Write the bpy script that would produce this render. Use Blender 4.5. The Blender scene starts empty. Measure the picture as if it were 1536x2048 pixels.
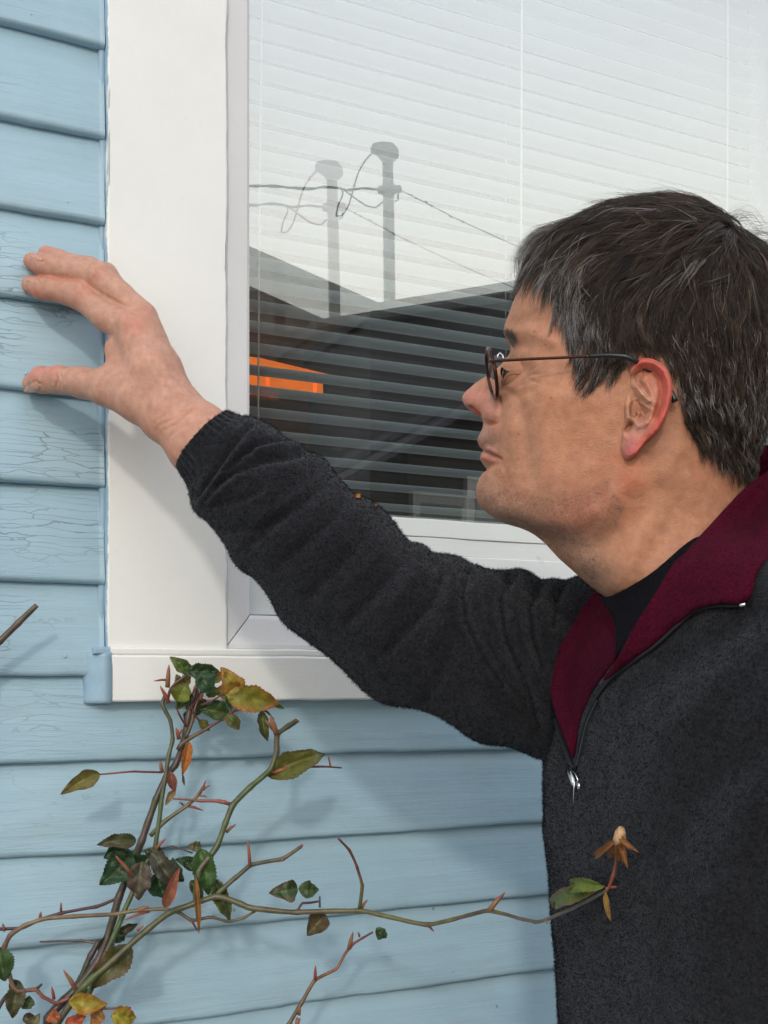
import bpy, math, random
import numpy as np
from mathutils import Vector, Matrix
from mathutils.bvhtree import BVHTree
random.seed(7); rng = np.random.default_rng(11)
scene = bpy.context.scene

# ---------------------------------------------------------------- camera
FPX, PX0, PY0 = 2200.0, 768.0, 1355.0           # focal length and principal point in pixels of the 1536x2048 photograph
YAW = math.atan(FPX / 4632.0)
SN, CN = math.sin(YAW), math.cos(YAW)
DWALL, CAMZ = 1.085, 1.38
cam = bpy.data.cameras.new("camera"); camo = bpy.data.objects.new("camera", cam)
scene.collection.objects.link(camo); scene.camera = camo
camo.location = (0, -DWALL, CAMZ); camo.rotation_euler = (math.radians(90), 0, -YAW)
cam.sensor_fit = 'HORIZONTAL'; cam.sensor_width = 36; cam.lens = 36 * FPX / 1536
cam.shift_y = (PY0 - 1024) / 1536.0
cam.clip_start = 0.02; cam.clip_end = 3000

# ---------------------------------------------------------------- world, sun, exposure
SUN_EL, SUN_AZ = math.radians(26), math.radians(29)      # sun lamp stands in for the camera's flash, behind the camera
world = bpy.data.worlds.new("World"); scene.world = world; world.use_nodes = True
wn, wl = world.node_tree.nodes, world.node_tree.links
bg = wn['Background']
sky = wn.new('ShaderNodeTexSky'); sky.sky_type = 'NISHITA'; sky.sun_disc = False
sky.sun_elevation = SUN_EL; sky.sun_rotation = math.pi + SUN_AZ
sky.air_density = 1.0; sky.dust_density = 4.0; sky.ozone_density = 1.0
tc = wn.new('ShaderNodeTexCoord'); sep = wn.new('ShaderNodeSeparateXYZ'); ramp = wn.new('ShaderNodeValToRGB')
wl.new(tc.outputs['Generated'], sep.inputs[0]); wl.new(sep.outputs['Z'], ramp.inputs[0])
SKYV = 13.0
cols = [(0.0, (1.0, .945, .865)), (.27, (1.0, .945, .86)), (.37, (.98, .955, .90)), (.50, (.87, .885, .90)), (.8, (.52, .60, .72)), (1.0, (.42, .50, .64))]
e = ramp.color_ramp.elements
while len(e) < len(cols): e.new(.5)
for k, (p, c) in enumerate(cols):
    e[k].position = p; e[k].color = (*c, 1)
hs = wn.new('ShaderNodeVectorMath'); hs.operation = 'SCALE'; hs.inputs['Scale'].default_value = SKYV
wl.new(ramp.outputs[0], hs.inputs[0])
nz = wn.new('ShaderNodeTexNoise'); nz.inputs['Scale'].default_value = 1.6; nz.inputs['Detail'].default_value = 4
mp = wn.new('ShaderNodeMapping'); mp.inputs['Scale'].default_value = (1, 1, 5)
wl.new(tc.outputs['Generated'], mp.inputs[0]); wl.new(mp.outputs[0], nz.inputs[0])
mr = wn.new('ShaderNodeMapRange'); mr.inputs[1].default_value = .3; mr.inputs[2].default_value = .7
mr.inputs[3].default_value = .97; mr.inputs[4].default_value = 1.03
wl.new(nz.outputs[0], mr.inputs[0])
h2 = wn.new('ShaderNodeVectorMath'); h2.operation = 'SCALE'
wl.new(hs.outputs[0], h2.inputs[0]); wl.new(mr.outputs[0], h2.inputs['Scale'])
mixs = wn.new('ShaderNodeMixRGB'); mixs.inputs[0].default_value = .88     # thin bright overcast in front of the blue sky
wl.new(sky.outputs[0], mixs.inputs[1]); wl.new(h2.outputs[0], mixs.inputs[2])
wl.new(mixs.outputs[0], bg.inputs[0]); bg.inputs[1].default_value = 0.15

sunl = bpy.data.lights.new("sun", 'SUN'); suno = bpy.data.objects.new("sun", sunl); scene.collection.objects.link(suno)
sunl.energy = .8; sunl.angle = math.radians(4); sunl.color = (1.0, .93, .84)
sd = Vector((math.sin(SUN_AZ) * math.cos(SUN_EL), math.cos(SUN_AZ) * math.cos(SUN_EL), -math.sin(SUN_EL)))
suno.rotation_euler = sd.to_track_quat('-Z', 'Y').to_euler()
suno.location = (-2, -4, 4)
scene.view_settings.view_transform = 'Standard'; scene.view_settings.look = 'None'
scene.view_settings.exposure = 0.0; scene.view_settings.gamma = 1.0; scene.view_settings.use_curve_mapping = False
scene.render.engine = 'CYCLES'
scene.cycles.max_bounces = 8; scene.cycles.transparent_max_bounces = 16; scene.cycles.glossy_bounces = 5
scene.cycles.caustics_reflective = False; scene.cycles.caustics_refractive = False

# ---------------------------------------------------------------- geometry helpers
CAM = np.array([0, -DWALL, CAMZ])
def rays(px, py):
    px = np.asarray(px, float); py = np.asarray(py, float)
    u = (px - PX0) / FPX; v = (PY0 - py) / FPX
    return np.stack([SN + u * CN, CN - u * SN, v + 0 * u], -1)
def at_t(px, py, t):                       # point at optical depth t
    return CAM + rays(px, py) * np.asarray(t, float)[..., None]
def at_y(px, py, y):                       # point on the plane y = const (parallel to the wall)
    r = rays(px, py); return CAM + r * ((np.asarray(y, float) + DWALL) / r[..., 1])[..., None]
def proj(P):                               # world -> photo pixels and depth
    d = np.asarray(P, float) - CAM
    t = d[..., 0] * SN + d[..., 1] * CN; u = (d[..., 0] * CN - d[..., 1] * SN) / t
    return PX0 + u * FPX, PY0 - d[..., 2] / t * FPX, t
def lerp(x, xs, ys): return np.interp(x, xs, ys)
def smooth_curve(xs, ys, x):               # Catmull-Rom (PCHIP-like) interpolation
    xs = np.asarray(xs, float); ys = np.asarray(ys, float); x = np.clip(np.asarray(x, float), xs[0], xs[-1])
    h = np.diff(xs); dl = np.diff(ys) / h; m = np.zeros(len(xs))
    m[0] = dl[0]; m[-1] = dl[-1]
    for i in range(1, len(xs) - 1):
        if dl[i-1] * dl[i] > 0:
            w1 = 2*h[i] + h[i-1]; w2 = h[i] + 2*h[i-1]; m[i] = (w1 + w2) / (w1/dl[i-1] + w2/dl[i])
    k = np.clip(np.searchsorted(xs, x) - 1, 0, len(xs) - 2); tt = (x - xs[k]) / h[k]
    t2, t3 = tt*tt, tt**3
    return (2*t3-3*t2+1)*ys[k] + (t3-2*t2+tt)*h[k]*m[k] + (-2*t3+3*t2)*ys[k+1] + (t3-t2)*h[k]*m[k+1]
def resample(pts, n):
    pts = np.asarray(pts, float); d = np.r_[0, np.cumsum(np.linalg.norm(np.diff(pts[:, :2], axis=0), axis=1))]
    s = np.linspace(0, d[-1], n)
    return np.stack([smooth_curve(d, pts[:, k], s) for k in range(pts.shape[1])], 1)
def vnoise(p, scale, seed=0):              # cheap smooth value noise, numpy
    p = np.asarray(p, float) * scale; i = np.floor(p).astype(np.int64); f = p - i; f = f*f*(3-2*f)
    def h(ix, iy, iz):
        n = (ix*73856093) ^ (iy*19349663) ^ (iz*83492791) ^ (seed*2654435761)
        n = (n ^ (n >> 13)) * 1274126177 & 0x7fffffff
        return (n % 100003) / 100003.0
    r = 0
    for a in (0, 1):
        for b in (0, 1):
            for c in (0, 1):
                w = (f[..., 0] if a else 1-f[..., 0]) * (f[..., 1] if b else 1-f[..., 1]) * (f[..., 2] if c else 1-f[..., 2])
                r = r + w * h(i[..., 0]+a, i[..., 1]+b, i[..., 2]+c)
    return r * 2 - 1
def seg_dist(px, py, poly):                # distance (pixels) to a polyline / point
    poly = np.asarray(poly, float); best = np.full(np.shape(px), 1e9)
    if len(poly) == 1: return np.hypot(px - poly[0, 0], py - poly[0, 1])
    for (ax, ay), (bx, by) in zip(poly[:-1, :2], poly[1:, :2]):
        dx, dy = bx-ax, by-ay; tt = np.clip(((px-ax)*dx + (py-ay)*dy) / (dx*dx+dy*dy+1e-9), 0, 1)
        best = np.minimum(best, np.hypot(px-ax-tt*dx, py-ay-tt*dy))
    return best
def strokes(px, py, lst):
    h = np.zeros(np.shape(px))
    for poly, amp, sig in lst:
        h += amp * np.exp(-(seg_dist(px, py, poly) / sig) ** 2)
    return h
def in_poly(px, py, poly):
    r = np.zeros(np.shape(px), bool); n = len(poly); j = n - 1
    for i in range(n):
        xi, yi = poly[i]; xj, yj = poly[j]
        c = ((yi > py) != (yj > py)) & (px < (xj-xi)*(py-yi)/(yj-yi+1e-12)+xi); r ^= c; j = i
    return r

# ---------------------------------------------------------------- object helpers
WL = {}
def setp(o, label=None, cat=None, group=None, kind=None):
    if label: o['label'] = label
    if cat: o['category'] = cat
    if group: o['group'] = group
    if kind: o['kind'] = kind
    return o
def place(o, loc, parent):
    WL[o.name] = Vector(loc)
    if parent is not None:
        o.parent = parent; o.location = Vector(loc) - WL[parent.name]
    else: o.location = loc
def thing(name, loc, label, cat, group=None, kind=None, parent=None):
    o = bpy.data.objects.new(name, None); scene.collection.objects.link(o); o.empty_display_size = .05
    place(o, loc, parent); return setp(o, label, cat, group, kind)
def mobj(name, V, Fc, mat, parent=None, smooth=True, attrs=None, origin=None):
    V = np.asarray(V, float).reshape(-1, 3)
    c = (V.min(0) + V.max(0)) / 2 if origin is None else np.asarray(origin, float)
    me = bpy.data.meshes.new(name)
    if isinstance(Fc, np.ndarray) and Fc.ndim == 2:
        nf, k = Fc.shape
        me.vertices.add(len(V)); me.vertices.foreach_set('co', (V - c).astype(np.float32).ravel())
        me.loops.add(nf*k); me.loops.foreach_set('vertex_index', Fc.astype(np.int32).ravel())
        me.polygons.add(nf); me.polygons.foreach_set('loop_start', np.arange(0, nf*k, k, dtype=np.int32))
        me.update(calc_edges=True)
    else:
        me.from_pydata([tuple(v) for v in (V - c)], [], [tuple(int(i) for i in f) for f in Fc])
    me.polygons.foreach_set('use_smooth', [smooth]*len(me.polygons))
    for nm, arr in (attrs or {}).items():
        arr = np.asarray(arr, float)
        if arr.ndim == 1:
            a = me.attributes.new(nm, 'FLOAT', 'POINT'); a.data.foreach_set('value', arr.astype(np.float32))
        else:
            if arr.shape[1] == 3: arr = np.c_[arr, np.ones(len(arr))]
            a = me.attributes.new(nm, 'FLOAT_COLOR', 'POINT'); a.data.foreach_set('color', arr.astype(np.float32).ravel())
    me.materials.append(mat); me.validate(); me.update()
    o = bpy.data.objects.new(name, me); scene.collection.objects.link(o); place(o, tuple(c), parent)
    return o
def grid_faces(nr, nc, wrap=False, off=0):
    r = np.arange(nr-1)[:, None]; c = np.arange(nc if wrap else nc-1)[None, :]; c2 = (c+1) % nc
    f = np.stack([r*nc+c, r*nc+c2, (r+1)*nc+c2, (r+1)*nc+c], -1).reshape(-1, 4); return f + off
class MB:                                   # small mesh collector
    def __init__(s): s.v = []; s.f = []; s.n = 0
    def add(s, V, Fc):
        V = np.asarray(V, float).reshape(-1, 3); s.v.append(V)
        s.f += [tuple(int(i)+s.n for i in f) for f in Fc]; s.n += len(V); return s
    def box(s, a, b):
        (x0, y0, z0), (x1, y1, z1) = a, b
        V = [(x0,y0,z0),(x1,y0,z0),(x1,y1,z0),(x0,y1,z0),(x0,y0,z1),(x1,y0,z1),(x1,y1,z1),(x0,y1,z1)]
        return s.add(V, [(0,3,2,1),(4,5,6,7),(0,1,5,4),(1,2,6,5),(2,3,7,6),(3,0,4,7)])
    def tube(s, P, R, k=8, caps=True):
        P = np.asarray(P, float); R = np.broadcast_to(np.asarray(R, float), (len(P),)); T = np.gradient(P, axis=0)
        T /= np.linalg.norm(T, axis=1)[:, None] + 1e-12
        up = np.array([0.13, .2, 1.0]); up = up if abs(T[0] @ up) < .95*np.linalg.norm(up) else np.array([1.0, .1, 0])
        V = []; n = np.cross(T[0], up); n /= np.linalg.norm(n)
        for i in range(len(P)):
            n = n - (n @ T[i]) * T[i]; n /= np.linalg.norm(n)+1e-12; b = np.cross(T[i], n)
            for j in range(k):
                a = 2*math.pi*j/k; V.append(P[i] + R[i]*(math.cos(a)*n + math.sin(a)*b))
        Fc = [tuple(f) for f in grid_faces(len(P), k, True)]
        if caps: Fc += [tuple(range(k))[::-1], tuple(range((len(P)-1)*k, len(P)*k))]
        return s.add(V, Fc)
    def make(s, name, mat, parent=None, smooth=False, bevel=0, **kw):
        o = mobj(name, np.concatenate(s.v), s.f, mat, parent, smooth, **kw)
        if bevel:
            m = o.modifiers.new('bevel', 'BEVEL'); m.width = bevel; m.segments = 2; m.limit_method = 'ANGLE'
        return o

# ---------------------------------------------------------------- material helpers
class NT:
    def __init__(s, name):
        s.m = bpy.data.materials.new(name); s.m.use_nodes = True; s.t = s.m.node_tree; s.N = s.t.nodes; s.L = s.t.links
        s.p = s.N['Principled BSDF']; s.out = s.N['Material Output']
    def n(s, typ, **kw):
        x = s.N.new(typ)
        for k, v in kw.items():
            if k.startswith('i_'): x.inputs[k[2:].replace('_', ' ')].default_value = v
            else: setattr(x, k, v)
        return x
    def l(s, a, b): s.L.new(a, b)
    def pos(s, scale=(1,1,1), rot=(0,0,0)):
        g = s.n('ShaderNodeNewGeometry'); m = s.n('ShaderNodeMapping'); m.inputs['Scale'].default_value = scale; m.inputs['Rotation'].default_value = rot
        s.l(g.outputs['Position'], m.inputs[0]); return m.outputs[0]
    def noise(s, vec, scale, detail=4, rough=.55, dist=0):
        x = s.n('ShaderNodeTexNoise'); x.inputs['Scale'].default_value = scale; x.inputs['Detail'].default_value = detail
        x.inputs['Roughness'].default_value = rough; x.inputs['Distortion'].default_value = dist; s.l(vec, x.inputs['Vector']); return x.outputs['Fac']
    def mr(s, v, a, b, c=0., d=1.):
        x = s.n('ShaderNodeMapRange'); s.l(v, x.inputs[0])
        for i, q in zip((1,2,3,4), (a,b,c,d)): x.inputs[i].default_value = q
        return x.outputs[0]
    def math(s, op, a, b=None):
        x = s.n('ShaderNodeMath', operation=op)
        for i, q in enumerate((a, b)):
            if q is None: continue
            if isinstance(q, (int, float)): x.inputs[i].default_value = q
            else: s.l(q, x.inputs[i])
        return x.outputs[0]
    def mix(s, f, a, b, mode='MIX'):
        x = s.n('ShaderNodeMixRGB', blend_type=mode)
        for i, q in enumerate((f, a, b)):
            if isinstance(q, (int, float)): x.inputs[i].default_value = q
            elif isinstance(q, tuple): x.inputs[i].default_value = (*q[:3], 1)
            else: s.l(q, x.inputs[i])
        return x.outputs[0]
    def attr(s, name, out='Fac'):
        x = s.n('ShaderNodeAttribute'); x.attribute_name = name; return x.outputs[out]
    def bump(s, h, strength=.3, dist=.001, nrm=None):
        b = s.n('ShaderNodeBump'); b.inputs['Strength'].default_value = strength; b.inputs['Distance'].default_value = dist
        s.l(h, b.inputs['Height'])
        if nrm: s.l(nrm, b.inputs['Normal'])
        return b.outputs[0]
    def fin(s, col=None, rough=.6, nrm=None, **kw):
        p = s.p
        if isinstance(col, tuple): p.inputs['Base Color'].default_value = (*col[:3], 1)
        elif col is not None: s.l(col, p.inputs['Base Color'])
        if isinstance(rough, (int, float)): p.inputs['Roughness'].default_value = rough
        else: s.l(rough, p.inputs['Roughness'])
        if nrm: s.l(nrm, p.inputs['Normal'])
        for k, v in kw.items(): p.inputs[k.replace('_', ' ')].default_value = v
        return s.m
def plain(name, col, rough=.6, amt=.12, scale=30, **kw):
    m = NT(name); v = m.pos(); f = m.noise(v, scale, 5)
    c = m.mix(1.0, (*col,), m.mix(m.mr(f, .3, .7), (1-amt,)*3, (1+amt,)*3), 'MULTIPLY')
    return m.fin(c, rough, m.bump(m.noise(v, scale*6, 4), .15, .0006), **kw)
# ================================================================ MATERIALS of the house
def mat_siding():
    m = NT('blue_house_paint')
    v = m.pos(); vg = m.pos((3.2, 1, 75)); vg2 = m.pos((1.2, 1, 26))
    base = (.345, .505, .600)
    tone = m.noise(v, 5, 5); c = m.mix(1.0, base, m.mix(m.mr(tone, .3, .7), (.88, .91, .93), (1.08, 1.06, 1.04)), 'MULTIPLY')
    grime = m.noise(m.pos((2, 1, 9)), 3, 6, .65); c = m.mix(m.mr(grime, .50, .78, 0, .38), c, (.27, .34, .35))
    grain = m.noise(vg, 9, 5, .6)
    c = m.mix(m.mr(grain, .62, .75, 0, .10), c, (.22, .33, .40))
    # hairline cracks that follow the wood grain, only where the paint has aged
    vo = m.n('ShaderNodeTexVoronoi', feature='DISTANCE_TO_EDGE'); vo.inputs['Scale'].default_value = 1
    w = m.n('ShaderNodeVectorMath', operation='ADD'); nn = m.n('ShaderNodeTexNoise'); nn.inputs['Scale'].default_value = 14; nn.inputs['Detail'].default_value = 6
    m.l(v, nn.inputs['Vector']); sc = m.n('ShaderNodeVectorMath', operation='SCALE'); sc.inputs['Scale'].default_value = 2.2
    m.l(nn.outputs['Color'], sc.inputs[0]); m.l(m.pos((7, 1, 150)), w.inputs[0]); m.l(sc.outputs[0], w.inputs[1]); m.l(w.outputs[0], vo.inputs['Vector'])
    mask = m.noise(m.pos((1.1, 1, 2.6)), 2.7, 3)
    x = m.n('ShaderNodeSeparateXYZ'); m.l(v, x.inputs[0])
    ageing = m.math('MULTIPLY', m.mr(mask, .47, .60), m.mr(x.outputs['X'], .22, .34, 1., .0))
    ageing = m.math('MULTIPLY', ageing, m.mr(x.outputs['Z'], 1.30, 1.36, .22, 1.)); crack = m.math('MULTIPLY', m.mr(vo.outputs['Distance'], .0, .035, 1., 0.), ageing)
    c = m.mix(m.math('MULTIPLY', crack, .72), c, (.11, .14, .14))
    # small blister specks
    v2 = m.n('ShaderNodeTexVoronoi', feature='F1'); v2.inputs['Scale'].default_value = 26; m.l(v, v2.inputs['Vector'])
    sp = m.mr(v2.outputs['Distance'], .035, .06, 1., 0.); sx = m.n('ShaderNodeSeparateColor'); m.l(v2.outputs['Color'], sx.inputs[0])
    sp = m.math('MULTIPLY', sp, m.mr(sx.outputs[0], .80, .82)); c = m.mix(m.math('MULTIPLY', sp, .6), c, (.17, .15, .13))
    brush = m.noise(m.pos((6, 1, 190)), 4, 4)
    n1 = m.bump(brush, .5, .0006); n2 = m.bump(m.noise(v, 60, 6, .65), .5, .0010, n1); n3 = m.bump(m.math('SUBTRACT', 1.0, crack), .5, .0008, n2)
    n4 = m.bump(m.noise(vg2, 3, 3), .35, .003, n3)
    return m.fin(c, .42, n4, Specular_IOR_Level=.4)
def mat_white(name='white_trim_paint', grey=(.80, .81, .79), bluex=None, grain=(60, 1, 3), warm=.0):
    m = NT(name); v = m.pos()
    c = m.mix(1.0, grey, m.mix(m.mr(m.noise(v, 4, 5), .3, .7), (.955, .955, .96), (1.03, 1.03, 1.02)), 'MULTIPLY')
    g = m.noise(m.pos(grain), 6, 5, .6); c = m.mix(m.mr(g, .66, .8, 0, .06), c, (.55, .55, .52))
    ch = m.noise(v, 34, 6, .7); c = m.mix(m.mr(m.noise(v, 9, 6, .7), .5, .75, 0, .16), c, (.60, .60, .55)); c = m.mix(m.mr(ch, .66, .72, 0, .4), c, (.45, .44, .40))
    if bluex is not None:
        sx = m.n('ShaderNodeSeparateXYZ'); m.l(v, sx.inputs[0])
        e1 = m.noise(m.pos((1, 1, 1)), 38, 6, .7); e2 = m.noise(m.pos((1, 1, 1)), 7, 2)
        edge = m.math('ADD', m.math('MULTIPLY', m.math('SUBTRACT', e1, .5), .007), m.math('MULTIPLY', m.math('SUBTRACT', e2, .5), .004))
        f = m.mr(m.math('ADD', sx.outputs['X'], edge), bluex-.0006, bluex+.0006, 1., 0.)
        c = m.mix(f, c, (.285, .425, .54))
    n1 = m.bump(g, .28, .0006); n2 = m.bump(m.noise(v, 45, 6, .6), .5, .0012, n1)
    return m.fin(c, .38, n2, Specular_IOR_Level=.45)
SID = mat_siding()
WX = lambda px, y=-.02: float(at_y(px, 1355, y)[0])
WZ = lambda px, py, y=-.02: float(at_y(px, py, y)[2])
CAS_L, CAS_R = WX(213, -.024), WX(455, -.024)
GLX0 = WX(487, .012); GLZ0 = WZ(520, 1233, .012); GLX1 = 1.30; GLZT = 2.42
SILL_Z = WZ(330, 1298, -.026); APR_Z = WZ(500, 1402, -.030); APR_L = WX(216, -.030)
WHT = mat_white(bluex=CAS_L + .0015)
WHT_A = mat_white('white_apron_paint', bluex=APR_L + .003, grain=(3, 1, 60))
SASHM = mat_white('sash_paint', (.70, .70, .71), grain=(40, 1, 40))
BLUEC = plain('blue_caulk_paint', (.285, .43, .54), .45, .1, 40)

# ---------------------------------------------------------------- ground
G = plain('ground_mat', (.22, .215, .195), .9, .3, 3)
setp(mobj('ground', [(-400,-400,0),(400,-400,0),(400,400,0),(-400,400,0)], [(0,1,2,3)], G, None, False), kind='structure')
# ================================================================ CLAPBOARD WALL
wall = thing('house_wall', (0.3, 0, 0), 'light blue clapboard house wall of lapped horizontal boards around the window', 'wall', kind='structure')
ylist = [-330, -145, 42, 230, 408, 585, 773, 957, 1158, 1347, 1526, 1714, 1896, 2085, 2275, 2460]
zl = [CAMZ + (PY0 - y) * (DWALL - .016) / ((CN + (768/FPX) * SN)) / FPX for y in ylist]
def clapboard(x0, x1, zb, zt, seed):
    n = max(12, int((x1-x0) / .006)); xs = np.linspace(x0, x1, n)
    prof = [(-.0010, -.0015), (-.0155, -.0018), (-.0180, -.0006), (-.0192, .0010), (-.0195, .004), (-.0165, .03), (-.0128, .06), (-.0085, (zt-zb)+.012), (.001, (zt-zb)+.012)]
    V = []
    for j, (y, dz) in enumerate(prof):
        w1 = vnoise(np.stack([xs*9, xs*0+seed, xs*0], 1), 1, 3) * .0011 + vnoise(np.stack([xs*55, xs*0+seed, xs*0], 1), 1, 5) * .0004
        low = j < 5
        yy = y + (w1 * .5 if 0 < j < 8 else 0) + vnoise(np.stack([xs*16, xs*0+seed, xs*0+j*.6], 1), 1, 9) * .0006
        V.append(np.stack([xs, yy + 0*xs, zb + dz + (w1 if low else 0*xs)], 1))
    V = np.concatenate(V); k = len(prof)
    Fq = [tuple(f) for f in grid_faces(k, n)] + [tuple(j*n for j in range(k))[::-1], tuple(j*n+n-1 for j in range(k))]
    return mobj('clapboard', V, Fq, SID, wall, True)
for i in range(1, len(zl)):
    zb, zt = zl[i], zl[i-1]
    if zb > SILL_Z - .02:
        clapboard(-1.3, CAS_L - .0005, zb, zt, i)
        clapboard(GLX1 + .16, 3.2, zb, zt, i + 40)
    elif zt > GLZ0 - .03:
        clapboard(-1.3, CAS_L - .0005 if zb > SILL_Z - .03 else APR_L + .001, zb, zt, i)
        clapboard(GLX1 + .18, 3.2, zb, zt, i + 40)
    else:
        clapboard(-1.3, 3.2, zb, zt, i)
for nx_, nz_ in ((WX(62, -.018), zl[2] + .012), (WX(135, -.018), zl[4] + .012), (WX(52, -.018), zl[6] + .014), (WX(130, -.018), zl[9] + .016), (WX(420, -.018), zl[12] + .012), (WX(905, -.018), zl[13] + .012), (WX(880, -.018), zl[14] + .012)):
    MB().tube([(nx_, -.0182, nz_), (nx_, -.0190, nz_)], [.0017, .0012], 10).make('nail_head', SID, wall, True)
# sheathing behind the boards, with the window hole, and the foundation
SHEATH = plain('sheathing_mat', (.10, .10, .10), .9)
b = MB()
b.box((-1.3, .004, .2), (GLX0 - .035, .10, 3.0)); b.box((GLX1 + .035, .004, .2), (3.2, .10, 3.0))
b.box((GLX0 - .035, .004, .2), (GLX1 + .035, .10, GLZ0 - .04)); b.box((GLX0 - .035, .004, GLZT + .03), (GLX1 + .035, .10, 3.0))
b.make('sheathing', SHEATH, wall)
for i in range(1, 7):
    zt = zl[0] + i * .088
    if zt < GLZT + .1: clapboard(GLX1 + .16, 3.2, zt - .088, zt, i + 90)
    if zt - .088 < 2.85: clapboard(-1.3, CAS_L - .0005 if zt < GLZT + .1 else 3.2, zt - .088, zt, i + 70)
zb = zl[-1]
while zb > .42:
    clapboard(-1.3, 3.2, zb - .088, zb, int(zb * 100)); zb -= .088
MB().box((-1.3, -.03, 0), (3.2, .10, zb)).make('foundation', plain('concrete_mat', (.28, .27, .25), .9, .2, 20), wall)

# ================================================================ WINDOW
win = thing('window', (float(GLX0), 0, GLZ0), 'large window with wide white painted casing and sill over blue clapboards', 'window')
def slab(name, x0, x1, z0, z1, yf, yb, mat, dens=.008, wob=.0007, parent=None, bev=.0018):
    nx = max(3, int((x1-x0)/dens)); nz = max(3, int((z1-z0)/dens)); nx = min(nx, 120); nz = min(nz, 220)
    gx_, gz_ = np.linspace(x0, x1, nx), np.linspace(z0, z1, nz)
    gx_ = np.sort(np.r_[gx_, x0+.0005, x0+.0012, x1-.0005, x1-.0012]); gz_ = np.sort(np.r_[gz_, z0+.0005, z0+.0012, z1-.0005, z1-.0012]); nx, nz = len(gx_), len(gz_)
    X, Z = np.meshgrid(gx_, gz_)
    P = np.stack([X, 0*X + yf, Z], -1)
    P[..., 1] += vnoise(np.stack([X*12, Z*12, 0*X], -1), 1, 4) * wob
    ex = (vnoise(np.stack([0*Z, Z*35, 0*X+x0], -1), 1, 6) + vnoise(np.stack([0*Z, Z*120, 0*X+x0], -1), 1, 8)*.5) * .0009
    ez = (vnoise(np.stack([X*35, 0*X, 0*X+z0], -1), 1, 7)) * .0006
    P[:, 0, 0] += ex[:, 0]; P[:, -1, 0] += ex[:, -1]; P[0, :, 2] += ez[0]; P[-1, :, 2] += ez[-1]
    F1 = P.copy(); ring_in = F1.reshape(-1, 3)
    # bevelled border ring then back ring
    idx = [(0, j) for j in range(nx)] + [(i, nx-1) for i in range(1, nz)] + [(nz-1, j) for j in range(nx-2, -1, -1)] + [(i, 0) for i in range(nz-2, 0, -1)]
    lin = [i*nx+j for i, j in idx]
    r1 = ring_in[lin].copy(); cx, cz = (x0+x1)/2, (z0+z1)/2
    r1[:, 0] += np.where(np.isclose([j for _, j in idx], 0), -bev, 0) + np.where(np.isclose([j for _, j in idx], nx-1), bev, 0)
    r1[:, 2] += np.where(np.isclose([i for i, _ in idx], 0), -bev, 0) + np.where(np.isclose([i for i, _ in idx], nz-1), bev, 0)
    r1[:, 1] += bev; r2 = r1.copy(); r2[:, 1] = yb
    V = np.concatenate([ring_in, r1, r2]); o1 = nx*nz; m = len(lin); o2 = o1 + m
    Fq = [tuple(f) for f in grid_faces(nz, nx)]
    for k in range(m):
        k2 = (k+1) % m
        Fq += [(lin[k], o1+k, o1+k2, lin[k2]), (o1+k, o2+k, o2+k2, o1+k2)]
    Fq.append(tuple(o2+k for k in range(m)))
    return mobj(name, V, Fq, mat, parent or win, True)
slab('casing', CAS_L + .0025, CAS_R - .002, SILL_Z + .002, GLZT + .02, -.024, .003, WHT)
slab('casing', GLX1 + .035, GLX1 + .155, SILL_Z + .002, GLZT + .02, -.024, .003, WHT)
slab('casing', CAS_L - .01, GLX1 + .17, GLZT + .026, GLZT + .13, -.026, .003, WHT, .02)
slab('sill', APR_L - .012, GLX1 + .19, SILL_Z - .0045, SILL_Z - .0005, -.0285, .003, WHT_A, .006, .0004, bev=.0015)
slab('apron', APR_L + .004, GLX1 + .18, APR_Z + .002, SILL_Z - .008, -.0305, .003, WHT_A)
# blue painted, thickly caulked side of the apron and of the casing
def caulk(pts, name='caulk_bead'):
    pts = np.asarray(pts); n = len(pts)
    return MB().tube(np.c_[pts[:, 0] , pts[:, 1], pts[:, 2]], .0042 + .0012*vnoise(pts, 60, 3), 8).make(name, BLUEC, win, True)
zz = np.linspace(SILL_Z + .004, GLZT, 160)
caulk(np.stack([CAS_L - .0016 + .0012*vnoise(np.stack([zz*25, zz*0, zz*0], 1), 1, 2), 0*zz - .0100, zz], 1))
zz = np.linspace(APR_Z - .001, SILL_Z - .004, 14); 
V = []
for z in zz:
    w = vnoise(np.array([[z*70, 1, 1]]), 1, 4)[0] * .0012
    V += [(APR_L + .0035, -.0300, z), (APR_L - .006 + w, -.0275, z), (APR_L - .018 + w, -.018, z), (APR_L - .0235 + w, -.002, z), (APR_L + .003, -.002, z)]
mobj('apron_end', V, [tuple(f) for f in grid_faces(14, 5, True)] + [(4,3,2,1,0), (65,66,67,68,69)], BLUEC, win, True)
# mitred sash frame: sloping back from the casing to the glass
def sash():
    o = [(CAS_R - .0005, SILL_Z + .0015), (GLX1 + .036, SILL_Z + .0015), (GLX1 + .036, GLZT + .026), (CAS_R - .0005, GLZT + .026)]
    i = [(GLX0, GLZ0), (GLX1, GLZ0), (GLX1, GLZT), (GLX0, GLZT)]
    prof = [(0, -.0140), (.12, -.0160), (.88, -.0100), (1.0, -.0070), (1.0, .013)]
    names = ['bottom_rail', 'stile', 'top_rail', 'stile']
    for k in range(4):
        k2 = (k+1) % 4; V = []
        for f, y in prof:
            for c, oo, ii in ((k, o, i), (k2, o, i)):
                ins = .0006 if c == k else -.0006
                V.append((oo[c][0]*(1-f)+ii[c][0]*f + (ins if k in (0,) else -ins if k == 2 else 0), y, oo[c][1]*(1-f)+ii[c][1]*f + (ins if k == 1 else -ins if k == 3 else 0)))
        mobj(names[k], V, [(2*j, 2*j+1, 2*j+3, 2*j+2) for j in range(4)], SASHM, win, False)
sash()
DK = plain('dark_gasket', (.05, .05, .05), .7)
g = MB(); w = .0016
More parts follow.
